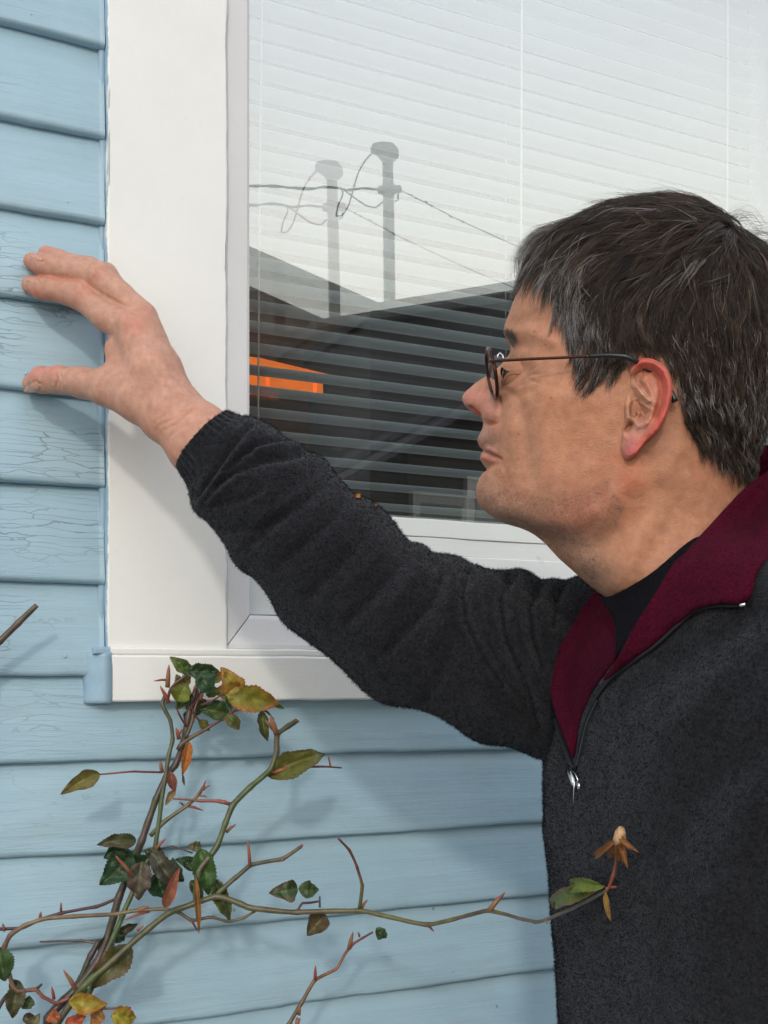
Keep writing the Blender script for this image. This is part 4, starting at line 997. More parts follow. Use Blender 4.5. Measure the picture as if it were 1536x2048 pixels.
# fringe tuft that hangs over the forehead, and a few wisps standing from the crown
def tuft(poly, n, wob, spread, latr=(0, .02), r=.00008, c=(.035, .026, .022)):
    for _ in range(n):
        pts = np.array(poly, float); o_ = rng.normal(0, spread, 2); k = len(pts); fr_ = np.linspace(0, 1, k)[:, None]
        pts = pts + o_*(1 - .25*fr_) + rng.normal(0, wob, 2)*fr_; m = resample(pts, 9); m = m[:int(rng.integers(7, 10))]
        lat = rng.uniform(*latr); strands.append(HP(m[:, 0], m[:, 1], lat + 0*m[:, 0])); rad.append(r*np.linspace(1, .25, len(m)))
        colr.append(np.array(c)*rng.uniform(.6, 1.8) if rng.random() > .25 else np.array([.25, .24, .24]))
for px, n in (((1130, 452), 120), ((1110, 462), 90), ((1150, 446), 60)):
    tuft([px, (1085, 464), (1054, 492), (1039, 526), (1042, 562)], n, 9, 6, (-.02, .03))
tuft([(1120,470), (1080,488), (1056,515), (1052,545), (1058,556)], 110, 6, 5, (-.01, .035)); tuft([(1130,480), (1092,500), (1068,524), (1062,545)], 110, 6, 5, (0, .04))
tuft([(1170,440), (1120,452), (1080,480), (1062,515), (1058,540)], 120, 8, 6, (-.03, .03))
tuft([(1240,412), (1205,402), (1180,408), (1165,420)], 14, 7, 4, (-.01, .02)); tuft([(1380,400), (1330,384), (1290,388)], 16, 5, 6, (-.03, .02)); tuft([(1440,420), (1400,400), (1360,396)], 16, 6, 6, (-.03, .02))
tuft([(1448,470), (1462,432), (1486,424), (1512,448), (1524,470)], 26, 9, 8, (-.03, .02)); tuft([(1462,470), (1480,440), (1505,440), (1530,470)], 22, 9, 8, (-.03, .02)); tuft([(1500,470), (1530,465), (1560,490)], 40, 9, 10, (-.04, .03))
hair_curves('hair', strands, rad, colr, HM.m, man)
# eyebrow, sideburn ends and short ear-edge hairs
strands, rad, colr = [], [], []
for _ in range(170):
    u = rng.random(); x0 = 1008 + 20*u + rng.normal(0, 1.5); y0 = 662 + 12*u + rng.normal(0, 6); L = rng.uniform(9, 16)
    m = np.array([(x0, y0), (x0 + L*.25, y0 + L*.5), (x0 + L*.55 + 2, y0 + L*.85)])
    lat = .012 + .020*u
    a0 = [bvh.ray_cast(Vector(CAM), Vector(rays(q[0], q[1])))[0] for q in m]
    if any(q is None for q in a0): P = HP(m[:, 0], m[:, 1], lat + 0*m[:, 0])
    else: P = np.array([np.array(q) for q in a0]) + HN*np.array([[.0003], [.0015], [.0018]]) + HF*np.array([[0], [.0008], [.0006]])
    strands.append(P); rad.append(np.array([.00009, .00008, .00003])); colr.append(np.array([.04, .024, .016])*rng.uniform(.6, 1.6))
hair_curves('eyebrow', strands, rad, colr, HM.m, man)

# stubble along the jaw, chin and upper lip
strands, rad, colr = [], [], []
JAWP = [(955,960),(1000,935),(1040,985),(1120,1000),(1215,960),(1250,1010),(1215,1090),(1190,1165),(1120,1110),(1040,1045),(975,1020)]
LIPP = [(966,852),(990,850),(1000,880),(985,902),(958,884)]
cnt = 0
while cnt < 5200:
    if cnt % 20 == 0: x0, y0 = rng.uniform(956, 1002), rng.uniform(848, 904); ok_ = in_poly(np.array([x0]), np.array([y0]), LIPP)[0]
    else: x0, y0 = rng.uniform(950, 1250), rng.uniform(930, 1170); ok_ = in_poly(np.array([x0]), np.array([y0]), JAWP)[0]
    if not ok_:
        if cnt % 20 == 0 and rng.random() < .3: cnt += 1
        continue
    rr_ = rays(x0, y0); h_ = bvh.ray_cast(Vector(CAM), Vector(rr_).normalized()); cnt += 1
    if h_[0] is None: continue
    p = np.array(h_[0]); nn = np.array(h_[1]); nn = nn if nn @ rr_ < 0 else -nn
    d = nn*.5 + np.array([0, 0, -.8]) - HF*.2 + rng.normal(0, .25, 3); d /= np.linalg.norm(d); L = rng.uniform(.0006, .0014)
    strands.append(np.array([p - nn*.0002, p + d*L*.5, p + d*L])); rad.append(np.array([.00006, .00005, .00002])); g = rng.random()
    colr.append(np.array([.30, .28, .26]) if g > .6 else np.array([.06, .04, .03]))
setp(hair_curves('stubble', strands, rad, colr, HM.m, man), kind='stuff')
# fine hairs on the wrist and back of the hand
strands, rad, colr = [], [], []
for k_ in np.where((hx > 290) & (hx < 400) & (hy > 640) & (hy < 900) & (facing > .02))[0][::26]:
    p = AV2[k_]; d = an[k_]*.5 + (at_t(470, 880, .93) - at_t(330, 800, .95))*4*rng.uniform(.4, 1) + rng.normal(0, .2, 3); d /= np.linalg.norm(d); L = rng.uniform(.002, .005)
    strands.append(np.array([p, p + d*L*.5 + an[k_]*.0004, p + d*L])); rad.append(np.array([.00003, .00003, .00001])); colr.append(np.array([.20, .11, .06]))
setp(hair_curves('arm_hair', strands, rad, colr, HM.m, man), kind='stuff')
# ================================================================ CLOTHES
FL = NT('charcoal_fleece'); v = FL.pos()
cf = FL.mix(FL.mr(FL.noise(v, 420, 4, .7), .35, .68), (.0065, .0068, .0085), (.021, .022, .027)); cf = FL.mix(1.0, cf, FL.mix(FL.mr(FL.noise(v, 28, 5), .3, .7), (.82,)*3, (1.18,)*3), 'MULTIPLY')
fb = FL.bump(FL.noise(v, 700, 4, .7), .9, .0016); fb = FL.bump(FL.noise(v, 60, 5), .4, .003, fb)
FLEECE = FL.fin(cf, .95, fb, Specular_IOR_Level=.1, Sheen_Weight=.22, Sheen_Roughness=.5)
FL.p.inputs['Sheen Tint'].default_value = (.6, .62, .68, 1)
def fleece_like(name, c0, c1, sheen=.0):
    m = NT(name); v = m.pos(); c = m.mix(m.mr(m.noise(v, 500, 4, .7), .35, .68), c0, c1)
    c = m.mix(1.0, c, m.mix(m.mr(m.noise(v, 40, 5), .3, .7), (.85,)*3, (1.15,)*3), 'MULTIPLY')
    return m.fin(c, .95, m.bump(m.noise(v, 800, 4, .7), .7, .0012), Specular_IOR_Level=.1, Sheen_Weight=sheen)
BURG = fleece_like('burgundy_fleece', (.034, .0014, .008), (.076, .004, .018)); BLACKK = fleece_like('black_knit', (.003, .003, .005), (.008, .008, .011), .0)
S = np.array(SLV, float); seg_ = np.r_[0, np.cumsum(np.hypot(np.diff(S[:, 0]+S[:, 2]), np.diff(S[:, 1]+S[:, 3]))/2)]
sdense = np.linspace(0, seg_[-1], 300); SI = np.stack([smooth_curve(seg_, S[:, k], sdense) for k in range(6)], 1)
NK = 200
slv = edge_loft([tuple(r) for r in SI], NK)
tor = torso_rings(fit_rows(TR[1:], 260), 0, 300)
def ring_normals(R):
    du = np.gradient(R, axis=0); dv = (np.roll(R, -1, 1)-np.roll(R, 1, 1))/2; n = np.cross(dv, du); n /= np.linalg.norm(n, axis=-1)[..., None]+1e-12
    cen = R.mean(1)[:, None]; s = np.sign(((R-cen)*n).sum(-1)); s[s == 0] = 1; return n*s[..., None]
vdir = np.array([SN, CN, 0])
def facing_w(n): return np.clip(-(n @ vdir)*1.6 + .2, 0, 1)
SF_ = [([(937,1141), (926,1180), (934,1240), (962,1310), (1005,1375)], -5.5, 10), ([(955,1150), (950,1200), (965,1260), (1000,1330)], 3.5, 13),
 ([(1024,1145), (1003,1190), (1010,1260), (1035,1330), (1062,1400), (1075,1460)], -6, 10), ([(1045,1160), (1030,1210), (1040,1280), (1070,1350)], 3, 12),
 ([(1082,1158), (1062,1210), (1068,1280), (1086,1340)], -5, 9), ([(1108,1150), (1090,1200), (1092,1260)], 2.5, 10), ([(1135,1150), (1118,1190), (1108,1250)], -3.5, 8),
 ([(869,1105), (884,1150), (862,1205), (815,1260), (780,1300)], -4, 13), ([(900,1125), (905,1180), (890,1240), (860,1290)], 3, 14), ([(900,1300), (880,1360), (850,1400)], -2.5, 14),
 ([(820,1075), (800,1130), (752,1190), (700,1240)], -3.5, 14), ([(845,1100), (835,1150), (790,1205)], 2.5, 14), ([(757,1017), (715,1085), (660,1150), (620,1190)], -3, 15), ([(785,1045), (755,1110), (700,1170)], 2.2, 15),
 ([(707,982), (660,1040), (600,1095), (560,1130)], -2.8, 15), ([(657,948), (610,1000), (545,1050), (500,1090)], -2.6, 14), ([(640,960), (580,1005), (520,1040)], 2, 12),
 ([(618,903), (572,915), (520,922), (470,945), (430,975)], -4.2, 9), ([(600,893), (560,892), (515,900)], 2.6, 9), ([(560,880), (525,886), (488,905), (450,940)], -3.8, 7), ([(505,925), (450,970), (420,1005)], 2.4, 10),
 ([(500,852), (455,905), (420,955), (390,995)], -3.2, 5), ([(512,862), (470,915), (432,962), (396,1008)], 2.2, 7), ([(430,1010), (480,1000), (520,980)], -2, 9), ([(450,1060), (520,1060), (570,1030)], -1.8, 12),
 ([(1050,1440), (1020,1400), (985,1380)], -2.5, 12), ([(1000,1420), (960,1400)], 2, 12), ([(760,1300), (700,1280)], -1.5, 14)]
n_ = ring_normals(slv); x, y, _ = proj(slv); fw_ = facing_w(n_)
# steepness guard: folds are in pixels so convert to metres at this depth
d = strokes(x, y, SF_)*fw_*.001
ang = np.linspace(0, 2*math.pi, NK, endpoint=False); cuffm = np.clip((46-sdense)/10, 0, 1)
d += (cuffm[:, None]*np.cos(ang*34)[None]*.0005) + vnoise(slv, 22, 3)*.0022*(1-cuffm)[:, None] + vnoise(slv, 60, 4)*.0009 + vnoise(slv, 260, 5)*.0004
d += (1-fw_)*.004*np.sin(sdense/28 + 2*vnoise(slv[:, 0], 8, 1))[:, None]*(1-cuffm)[:, None]
slv = slv + n_*d[..., None]
# turned-in mouth of the cuff
c0 = slv[0].mean(0); inner = np.array([c0 + (slv[0]-c0)*f + (slv[3].mean(0)-c0)*g_ for f, g_ in ((.97, -.1), (.93, .2), (.90, 2.0), (.88, 6.0))])[::-1]
slvA = np.concatenate([inner, slv])
n_ = ring_normals(tor); x, y, _ = proj(tor); fw_ = facing_w(n_)
TS = [([(1500,1230), (1400,1290), (1300,1360), (1220,1440), (1190,1540)], -4, 26), ([(1536,1300), (1430,1370), (1330,1470), (1280,1600)], 4, 38), ([(1536,1480), (1420,1560), (1330,1700)], -4, 40),
      ([(1100,1560), (1140,1640), (1150,1760)], 2.2, 26), ([(1180,1600), (1210,1750), (1215,1950)], -2.5, 34), ([(1500,1620), (1420,1800), (1400,2000)], 4, 50), ([(1310,1650), (1300,1850), (1310,2040)], 2.5, 40), ([(1098,1460), (1120,1520)], -2, 12)]
d = strokes(x, y, TS)*fw_*.001 + vnoise(tor, 9, 13)*.004 + vnoise(tor, 26, 14)*.0016 + vnoise(tor, 90, 15)*.0006 + vnoise(tor, 260, 16)*.0004
tor = tor + n_*d[..., None]
# left arm hanging outside the picture
fdir = HF*math.cos(math.radians(22)) + HN*math.sin(math.radians(22)); ldir = HN*math.cos(math.radians(22)) - HF*math.sin(math.radians(22))
tcn = np.array([tor[i].mean(0) for i in (30, 60, 120, 259)])
SHL = tcn[1] + ldir*.165 + np.array([0, 0, .01]); ELB = SHL + ldir*.05 - fdir*.05 + np.array([0, 0, -.29]); WRI = ELB + fdir*.10 + ldir*.01 + np.array([0, 0, -.24])
def tube_rings(P, R, k=48, n=90):
    P = np.array(P, float); s = np.linspace(0, 1, len(P)); ss_ = np.linspace(0, 1, n); C = np.stack([smooth_curve(s, P[:, i], ss_) for i in range(3)], 1); r = smooth_curve(s, np.array(R, float), ss_)
    T = np.gradient(C, axis=0); T /= np.linalg.norm(T, axis=1)[:, None]; out = []; a0 = np.array([1., 0, 0])
    for i in range(n):
        e1 = a0 - (a0 @ T[i])*T[i]; e1 /= np.linalg.norm(e1); e2 = np.cross(T[i], e1)
        out.append([C[i] + r[i]*(math.cos(q)*e1 + math.sin(q)*e2) for q in np.linspace(0, 2*math.pi, k, endpoint=False)])
    return np.array(out)
larm = tube_rings([SHL - ldir*.06 + np.array([0,0,.0]), SHL, (SHL+ELB)/2, ELB, (ELB+WRI)/2, WRI], [.070, .074, .062, .054, .048, .040]); larm = larm + ring_normals(larm)*((vnoise(larm, 22, 9)*.004 + .003*np.sin(np.linspace(0, 60, 90))[:, None]))[..., None]
gV = []; gF = []; off2 = 0
for R in (slvA, tor, larm):
    V, Fq = capped(R)
    if R is slvA: Fq = Fq[:len(Fq)-2*R.shape[1]] + Fq[-R.shape[1]:]
    gV.append(V); gF += [tuple(int(i)+off2 for i in f) for f in Fq]; off2 += len(V)
gV = np.concatenate(gV)
fleece = mobj('fleece_pullover', gV, gF, FLEECE, man, True)
fbv = BVHTree.FromPolygons([tuple(v) for v in gV], gF)
hbv = BVHTree.FromPolygons([tuple(v) for v in headV], [tuple(int(i) for i in f) for f in HFc] + capF)
tbv_V, tbv_F = capped(tor); tbv = BVHTree.FromPolygons([tuple(v) for v in tbv_V], tbv_F)
def hit_t(px, py, trees):
    r = rays(px, py); n = np.linalg.norm(r); best = None
    for tr_ in trees:
        h = tr_.ray_cast(Vector(CAM), Vector(r/n))
        if h[0] is not None:
            t = h[3]/n
            if best is None or t < best: best = t
    return best
from mathutils.geometry import delaunay_2d_cdt
def patch(name, poly, mat, trees, offs, thick=.0028, step=9, parent=None, smooth_it=25, edge_drop=.0015, tmax=None, tw=None):
    Q = np.array(poly, float)
    for _ in range(2):
        Q = np.stack([.8*Q + .2*np.roll(Q, -1, 0), .2*Q + .8*np.roll(Q, -1, 0)], 1).reshape(-1, 2)
    P = np.vstack([Q, Q[:1]]); B = []
    for a, b_ in zip(P[:-1], P[1:]):
        n = max(1, int(np.hypot(*(b_-a))/step)); B += [a + (b_-a)*k/n for k in range(n)]
    B = np.array(B); x0, y0 = B.min(0); x1, y1 = B.max(0)
    gx, gy = np.meshgrid(np.arange(x0+step/2, x1, step), np.arange(y0+step/2, y1, step)); gx, gy = gx.ravel(), gy.ravel()
    ok = in_poly(gx, gy, [tuple(p) for p in B]) & (seg_dist(gx, gy, np.vstack([B, B[:1]])) > step*.45)
    pts = np.vstack([B, np.c_[gx, gy][ok]]); nb_ = len(B)
    vs, _, fs, _, _, _ = delaunay_2d_cdt([Vector(p) for p in pts], [(i, (i+1) % nb_) for i in range(nb_)], [], 1, 1e-4)
    vs = np.array([tuple(p) for p in vs]); fs = [tuple(f) for f in fs]
    T = np.array([hit_t(x, y, trees) or np.nan for x, y in vs]); nan = np.isnan(T)
    if nan.any():
        gi = np.where(~nan)[0]
        for i in np.where(nan)[0]: T[i] = T[gi[np.argmin(((vs[gi]-vs[i])**2).sum(1))]]
    H = T.copy(); nbr = [set() for _ in vs]
    for f in fs:
        for a in f:
            for b_ in f:
                if a != b_: nbr[a].add(b_)
    nbr = [list(s) for s in nbr]; o_ = offs(vs[:, 0], vs[:, 1]) if callable(offs) else np.full(len(vs), offs); T = T - o_
    for _ in range(smooth_it):
        T2 = np.array([T[nb].mean() if nb else T[i] for i, nb in enumerate(nbr)]); T = np.minimum(.4*T + .6*T2, H - o_*.55)
    ed = seg_dist(vs[:, 0], vs[:, 1], np.vstack([B, B[:1]])); drop = edge_drop*np.clip(1-ed/7, 0, 1)**2
    Fp = at_t(vs[:, 0], vs[:, 1], T + drop); Fp = Fp + vnoise(Fp, 90, 7)[:, None]*np.array([0, .0006, 0])
    sh = 1.0; Bp = at_t(vs[:, 0], vs[:, 1], T + thick + drop*.2)
    n = len(vs); faces = []
    for f in fs:
        a, b_, c_ = (vs[i] for i in f[:3]); ccw = (b_[0]-a[0])*(c_[1]-a[1]) - (b_[1]-a[1])*(c_[0]-a[0]) > 0
        faces.append(f if not ccw else f[::-1]); faces.append(tuple(i+n for i in (f[::-1] if not ccw else f)))
    from collections import Counter
    ec = Counter(); 
    for f in fs:
        for a, b_ in zip(f, f[1:]+f[:1]): ec[(min(a, b_), max(a, b_))] += 1
    for f in fs:
        for a, b_ in zip(f, f[1:]+f[:1]):
            if ec[(min(a, b_), max(a, b_))] == 1: faces.append((a, b_, b_+n, a+n))
    o = mobj(name, np.vstack([Fp, Bp]), faces, mat, parent or man, True)
    return o, BVHTree.FromPolygons([tuple(p) for p in np.vstack([Fp, Bp])], faces)
INN = [(1190,1180),(1165,1215),(1144,1253),(1119,1292),(1104,1340),(1099,1381),(1108,1420),(1128,1475),(1149,1530),(1158,1440),(1180,1392),(1206,1350),(1240,1310),(1248,1270),(1238,1235),(1214,1200)]
SHIRT = [(1196,1192),(1223,1194),(1306,1146),(1384,1075),(1420,1070),(1390,1120),(1330,1200),(1285,1262),(1246,1312),(1230,1322),(1233,1245)]
FLAP = [(1640,880),(1560,925),(1490,974),(1440,1028),(1390,1082),(1366,1110),(1347,1124),(1314,1182),(1285,1226),(1264,1259),(1248,1292),(1228,1329),(1204,1360),(1180,1400),(1164,1450),(1153,1520),(1166,1452),(1186,1398),(1212,1362),(1252,1329),(1314,1284),(1355,1246),(1393,1217),(1438,1208),(1482,1209),(1505,1192),(1513,1146),(1538,1112),(1600,1080),(1660,1060)]
o1, t1_ = patch('collar_lining', INN, BURG, [tbv, hbv], .006)
o2, t2_ = patch('undershirt', SHIRT, BLACKK, [tbv, hbv], .009)
FLAPS = [p for p in FLAP if p not in [(1180,1400),(1164,1450),(1153,1520),(1166,1452),(1186,1398)]]
o3, t3_ = patch('collar', FLAPS, BURG, [tbv, hbv, t1_, t2_], .011, thick=.0035)
lowf = [(1204,1358),(1216,1362),(1192,1402),(1172,1452),(1160,1525),(1152,1528),(1160,1450),(1180,1398)]
YOKE = [(1490,1200),(1509,1184),(1515,1146),(1540,1112),(1600,1082),(1690,1075),(1700,1300),(1560,1330),(1500,1260)]
print('yoke hits', [hit_t(x, y, [tbv]) for x, y in ((1520,1150),(1530,1125),(1540,1112),(1510,1195))])
# back of the collar round the nape
ck = [];
for zz_, w_, d_ in ((0, .100, .098), (.03, .088, .088), (.075, .080, .080), (.088, .076, .076)):
    cN = HL(np.array(toH(HP(1418, 1150))[0]), np.array(0.), np.array(0.)); base_z = HP(1500, 1125)[2]
    ck.append([np.array([*(cN + HF*(-d_*math.sin(q)) + HN*(w_*math.cos(q)*1.0))[:2], base_z + zz_ - .01*math.cos(q)]) for q in np.linspace(math.radians(40), math.radians(185), 40)])
ck = np.array(ck); ck2 = ck + (ck.mean(1)[:, None]-ck)*.05
V = np.concatenate([ck.reshape(-1, 3), ck2.reshape(-1, 3)]); f_ = [tuple(f) for f in grid_faces(4, 40)] + [tuple(f)[::-1] for f in grid_faces(4, 40, off=160)]
for j in range(39): f_ += [(120+j, 121+j, 281+j, 280+j), (j+1, j, 160+j, 161+j)]
mobj('collar_back', V, f_, BURG, man, True)
NAVY = plain('zip_tape', (.005, .005, .010), .7); SILV = plain('zip_metal', (.75, .73, .70), .22, .1, 60, Metallic=1.0)
allt = [tbv, hbv, t1_, t2_, t3_]
def on_px(L, dt, n=60):
    m = resample(np.array(L, float), n); tt = np.array([hit_t(x, y, allt) or .75 for x, y in m]); tt = np.convolve(np.r_[[tt[0]]*4, tt, [tt[-1]]*4], np.ones(9)/9, 'valid'); return at_t(m[:, 0], m[:, 1], tt - dt), m
zipL = [(1485,1211),(1440,1211),(1395,1220),(1357,1249),(1316,1287),(1254,1332),(1214,1366),(1189,1402),(1168,1450),(1156,1500),(1150,1538)]
zipR = [(1100,1372),(1102,1400),(1112,1440),(1128,1485),(1146,1538)]
PZ, mz = on_px(zipL, .0035, 90); MB().tube(PZ, .0013, 8).make('zipper', NAVY, man, True)
PZ2, mz2 = on_px(zipR, .0030, 40); MB().tube(PZ2, .0022, 8).make('zipper', NAVY, man, True)
PT, mt_ = on_px([(1194,1402),(1173,1450),(1161,1500),(1154,1530)], .0050, 46)
tm = MB()
for k in range(0, 46):
    p = PT[k]; tm.box(tuple(p-np.array([.0008, .0006, .0004])), tuple(p+np.array([.0008, .0006, .0004])))
setp(tm.make('zipper_teeth', plain('zip_teeth_mat', (.12, .12, .13), .3, Metallic=.8), man), kind='stuff')
def qpt(x, y, dt): return at_t(x, y, (hit_t(x, y, allt) or .76) - dt)
sl = [qpt(1139, 1532, .006), qpt(1143, 1548, .009), qpt(1149, 1566, .008), qpt(1152, 1572, .006)]
MB().tube(sl, [.0018, .0028, .0026, .0014], 10).make('zipper_pull', SILV, man, True)
MB().tube([qpt(1140, 1536, .011), qpt(1150, 1546, .014), qpt(1156, 1560, .013), qpt(1153, 1572, .010)], [.0006]*4, 8).make('zipper_pull', SILV, man, True)
MB().tube([qpt(1149, 1558, .011), qpt(1148, 1582, .010), qpt(1147, 1606, .008)], [.0005, .0006, .0004], 8).make('zipper_pull', SILV, man, True)
MB().tube([qpt(1158, 1566, .011), qpt(1159, 1578, .010)], [.0015, .0014], 8).make('zipper_pull', SILV, man, True)
MB().tube([qpt(1480, 1210, .006), qpt(1491, 1209, .006)], [.0015, .0013], 8).make('zipper_stop', SILV, man, True)
# fleece pile: short fibres that soften outline and surface
tri_ = np.array([f for f in gF if len(f) == 4]); a_, b_, c_, d_ = (gV[tri_[:, k]] for k in range(4)); cen = (a_+b_+c_+d_)/4
fn = np.cross(c_-a_, d_-b_); ar = np.linalg.norm(fn, axis=1); fn /= ar[:, None]+1e-12
# orient outward by construction: compare to the axis of each garment piece
axp = np.concatenate([np.repeat(slvA.mean(1), NK, 0), np.zeros((2, 3)), np.repeat(tor.mean(1), tor.shape[1], 0), np.zeros((2, 3)), np.repeat(larm.mean(1), larm.shape[1], 0), np.zeros((2, 3))])
sg = np.sign(((cen-axp[tri_[:, 0]])*fn).sum(1)); fn *= sg[:, None]
x, y, t = proj(cen); vis = (fn @ vdir < .30) & (x < 1560) & (y < 2070)
w = ar*vis; cm = np.cumsum(w); cm /= cm[-1]; NF = 100000
k = np.searchsorted(cm, rng.random(NF)); u, vv = rng.random((NF, 1)), rng.random((NF, 1))
R_ = a_[k]*(1-u)*(1-vv) + b_[k]*u*(1-vv) + c_[k]*u*vv + d_[k]*(1-u)*vv
D_ = fn[k]*.6 + rng.normal(0, .6, (NF, 3)); D_ /= np.linalg.norm(D_, axis=1)[:, None]; Ls = rng.uniform(.0009, .0024, (NF, 1))
xr, yr, _ = proj(R_); keep = ~(in_poly(xr, yr, FLAPS) | in_poly(xr, yr, INN) | in_poly(xr, yr, SHIRT) | ((yr < 1195) & (xr > 1190)))
R_, D_, Ls = R_[keep], D_[keep], Ls[keep]; cc_ = rng.random(len(R_))
st = np.stack([R_ - D_*.0003, R_ + D_*Ls*.6 + rng.normal(0, .0003, R_.shape), R_ + D_*Ls + rng.normal(0, .0006, R_.shape)], 1)
PM = NT('fleece_pile_mat'); PM.l(PM.attr('hcol', 'Color'), PM.p.inputs['Base Color']); PM.p.inputs['Roughness'].default_value = .8; PM.p.inputs['Specular IOR Level'].default_value = .1
pile = hair_curves('fleece_pile', list(st), [np.array([.00011, .0001, .00004])]*len(st), [np.array([.015, .0158, .019])*(.45+1.6*q**3) for q in cc_], PM.m, man); setp(pile, kind='stuff')
# trousers, shoes, left hand: the rest of the man below the picture
hipc = tor[-1].mean(0); JE = plain('denim', (.035, .05, .09), .85, .3, 60)
for sgn in (1, -1):
    h = hipc + ldir*.095*sgn + np.array([0, 0, .05]); kn = h.copy(); kn[2] = .5; kn += fdir*.03; an_ = kn.copy(); an_[2] = .09; an_ -= fdir*.04
    mobj('trouser_leg', *capped(tube_rings([h, (h+kn)/2, kn, (kn+an_)/2, an_], [.105, .095, .075, .07, .07], 36, 40)), JE, man, True)
    sh_ = tube_rings([an_ - fdir*.06 + np.array([0,0,-.045]), an_ + np.array([0,0,-.035]), an_ + fdir*.10 + np.array([0,0,-.05]), an_ + fdir*.20 + np.array([0,0,-.058])], [.030, .046, .040, .022], 24, 24)
    sh_[..., 2] = np.maximum(sh_[..., 2], .0); mobj('shoe', *capped(sh_), plain('shoe_leather', (.05, .03, .02), .5), man, True)
hd_ = WRI - np.array([0, 0, .01]); dn = np.array([0, 0, -1.]); cn = [('p', hd_ + np.array([0,0,.05]), hd_ + dn*.02, .026, .030, .01), ('p', hd_ + dn*.02, hd_ + dn*.08, .030, .028, .01)]
for i, (o_, L) in enumerate(((-.030, .075), (-.010, .088), (.010, .082), (.028, .065))):
    b0 = hd_ + dn*.085 + fdir*o_; m0 = b0 + dn*L*.55 - ldir*.004; cn += [('f%d' % i, b0, m0, .0105, .0095, .003), ('f%d' % i, m0, m0 + dn*L*.45 - ldir*.016, .0095, .0075, .003)]
cn += [('t', hd_ + dn*.03 + fdir*.02, hd_ + dn*.07 + fdir*.048, .016, .012, .008), ('t', hd_ + dn*.07 + fdir*.048, hd_ + dn*.105 + fdir*.05, .012, .009, .008)]
V, Fq = sdf_mesh(cn, .003, ktab={'t': .01}); mobj('left_hand', V, Fq, SKIN, man, True, attrs={'col': np.tile([.52, .285, .205], (len(V), 1))})

NAIL = NT('nail'); NAILM = NAIL.fin(NAIL.mix(NAIL.mr(NAIL.noise(NAIL.pos(), 200, 3), .3, .7), (.50, .25, .18), (.56, .32, .24)), .32, Specular_IOR_Level=.5)
handb = BVHTree.FromPolygons([tuple(v) for v in AV2], [tuple(int(i) for i in f) for f in AF])
for pl_ in ([(46,784),(50,776),(59,770),(71,768),(78,770),(79,777),(75,783),(62,786)], [(51,559),(60,554),(72,556),(80,562),(77,567),(64,565),(54,563)], [(60,509),(70,507),(82,513),(87,519),(84,524),(72,520),(62,515)]):
    patch('fingernail', pl_, NAILM, [handb], .0005, thick=.0012, step=4, smooth_it=3, edge_drop=.0004)

# ================================================================ GLASSES
gl = thing('eyeglasses', tuple(HP(1000, 745, 0)), 'small round glasses with dark brown metal rims on the man', 'glasses')
RIMM = plain('brown_metal', (.07, .028, .02), .22, .2, 90, Metallic=.85); CHR = plain('chrome', (.42, .42, .44), .25, Metallic=1.0); TIPM = plain('temple_tip', (.012, .012, .014), .3)
def local(P): return [float(q) for q in toH(P)]
tp, bt = local(HP(974, 701, .036)), local(HP(993, 795, .036)); tp, bt = np.array(tp), np.array(bt)
LM = NT('lens'); LM.N.remove(LM.p); tr_ = LM.n('ShaderNodeBsdfTransparent'); gs = LM.n('ShaderNodeBsdfGlossy'); gs.inputs['Roughness'].default_value = 0; lw = LM.n('ShaderNodeFresnel'); lw.inputs[0].default_value = 1.45
mx = LM.n('ShaderNodeMixShader'); LM.l(lw.outputs[0], mx.inputs[0]); LM.l(tr_.outputs[0], mx.inputs[1]); LM.l(gs.outputs[0], mx.inputs[2]); LM.l(mx.outputs[0], LM.out.inputs[0])
for sgn in (1, -1):
    ce_ = (tp+bt)/2; up_ = (tp-bt)/2; R = np.linalg.norm(up_); lat = np.array([-.20*R*1.12, .98*R*1.12, 0])
    ring = [ce_ + up_*math.cos(q) + lat*math.sin(q) for q in np.linspace(0, 2*math.pi, 49)]
    ring = [HL(np.array(p[0]), np.array(p[1]*sgn), np.array(p[2])) for p in ring]
    MB().tube(ring, .0014, 10, False).make('rim', RIMM, gl, True)
    cc0 = HL(np.array(ce_[0]), np.array(ce_[1]*sgn), np.array(ce_[2])); n = 48
    MB().add([cc0 + HF*.001] + [p for p in ring[:-1]] + [cc0 - HF*.0005] + [p - HF*.0015 for p in ring[:-1]], [(0, 1+i, 1+(i+1) % n) for i in range(n)] + [(49, 50+(i+1) % n, 50+i) for i in range(n)]).make('lens', LM.m, gl, True)
    hx_ = np.array([local(HP(x, y, l)) for x, y, l in ((978,723,.056),(1005,721,.064),(1060,718,.072),(1130,715,.0800),(1180,712,.0830),(1225,711,.0855),(1250,713,.0855),(1266,720,.0840),(1290,735,.078),(1320,757,.077),(1340,782,.078),(1350,803,.079))])
    hx_ = resample(hx_[:, [0, 2, 1]], 70)[:, [0, 2, 1]]
    W = np.array([HL(np.array(p[0]), np.array(p[1]*sgn), np.array(p[2])) for p in hx_])
    MB().tube(W[:36], np.linspace(.0011, .0010, 36), 8).make('temple', RIMM, gl, True)
    MB().tube(W[35:], np.linspace(.0014, .0022, 35), 8).make('temple_tip', TIPM, gl, True)
    pad = [HL(np.array(a), np.array(b_*sgn), np.array(c_)) for a, b_, c_ in (local(HP(997, 722, .055)), local(HP(995, 711, .055)), local(HP(1000, 706, .055)), local(HP(1006, 711, .056)), local(HP(1007, 721, .057)))]
    MB().tube(pad, .0008, 8).make('hinge', CHR, gl, True)
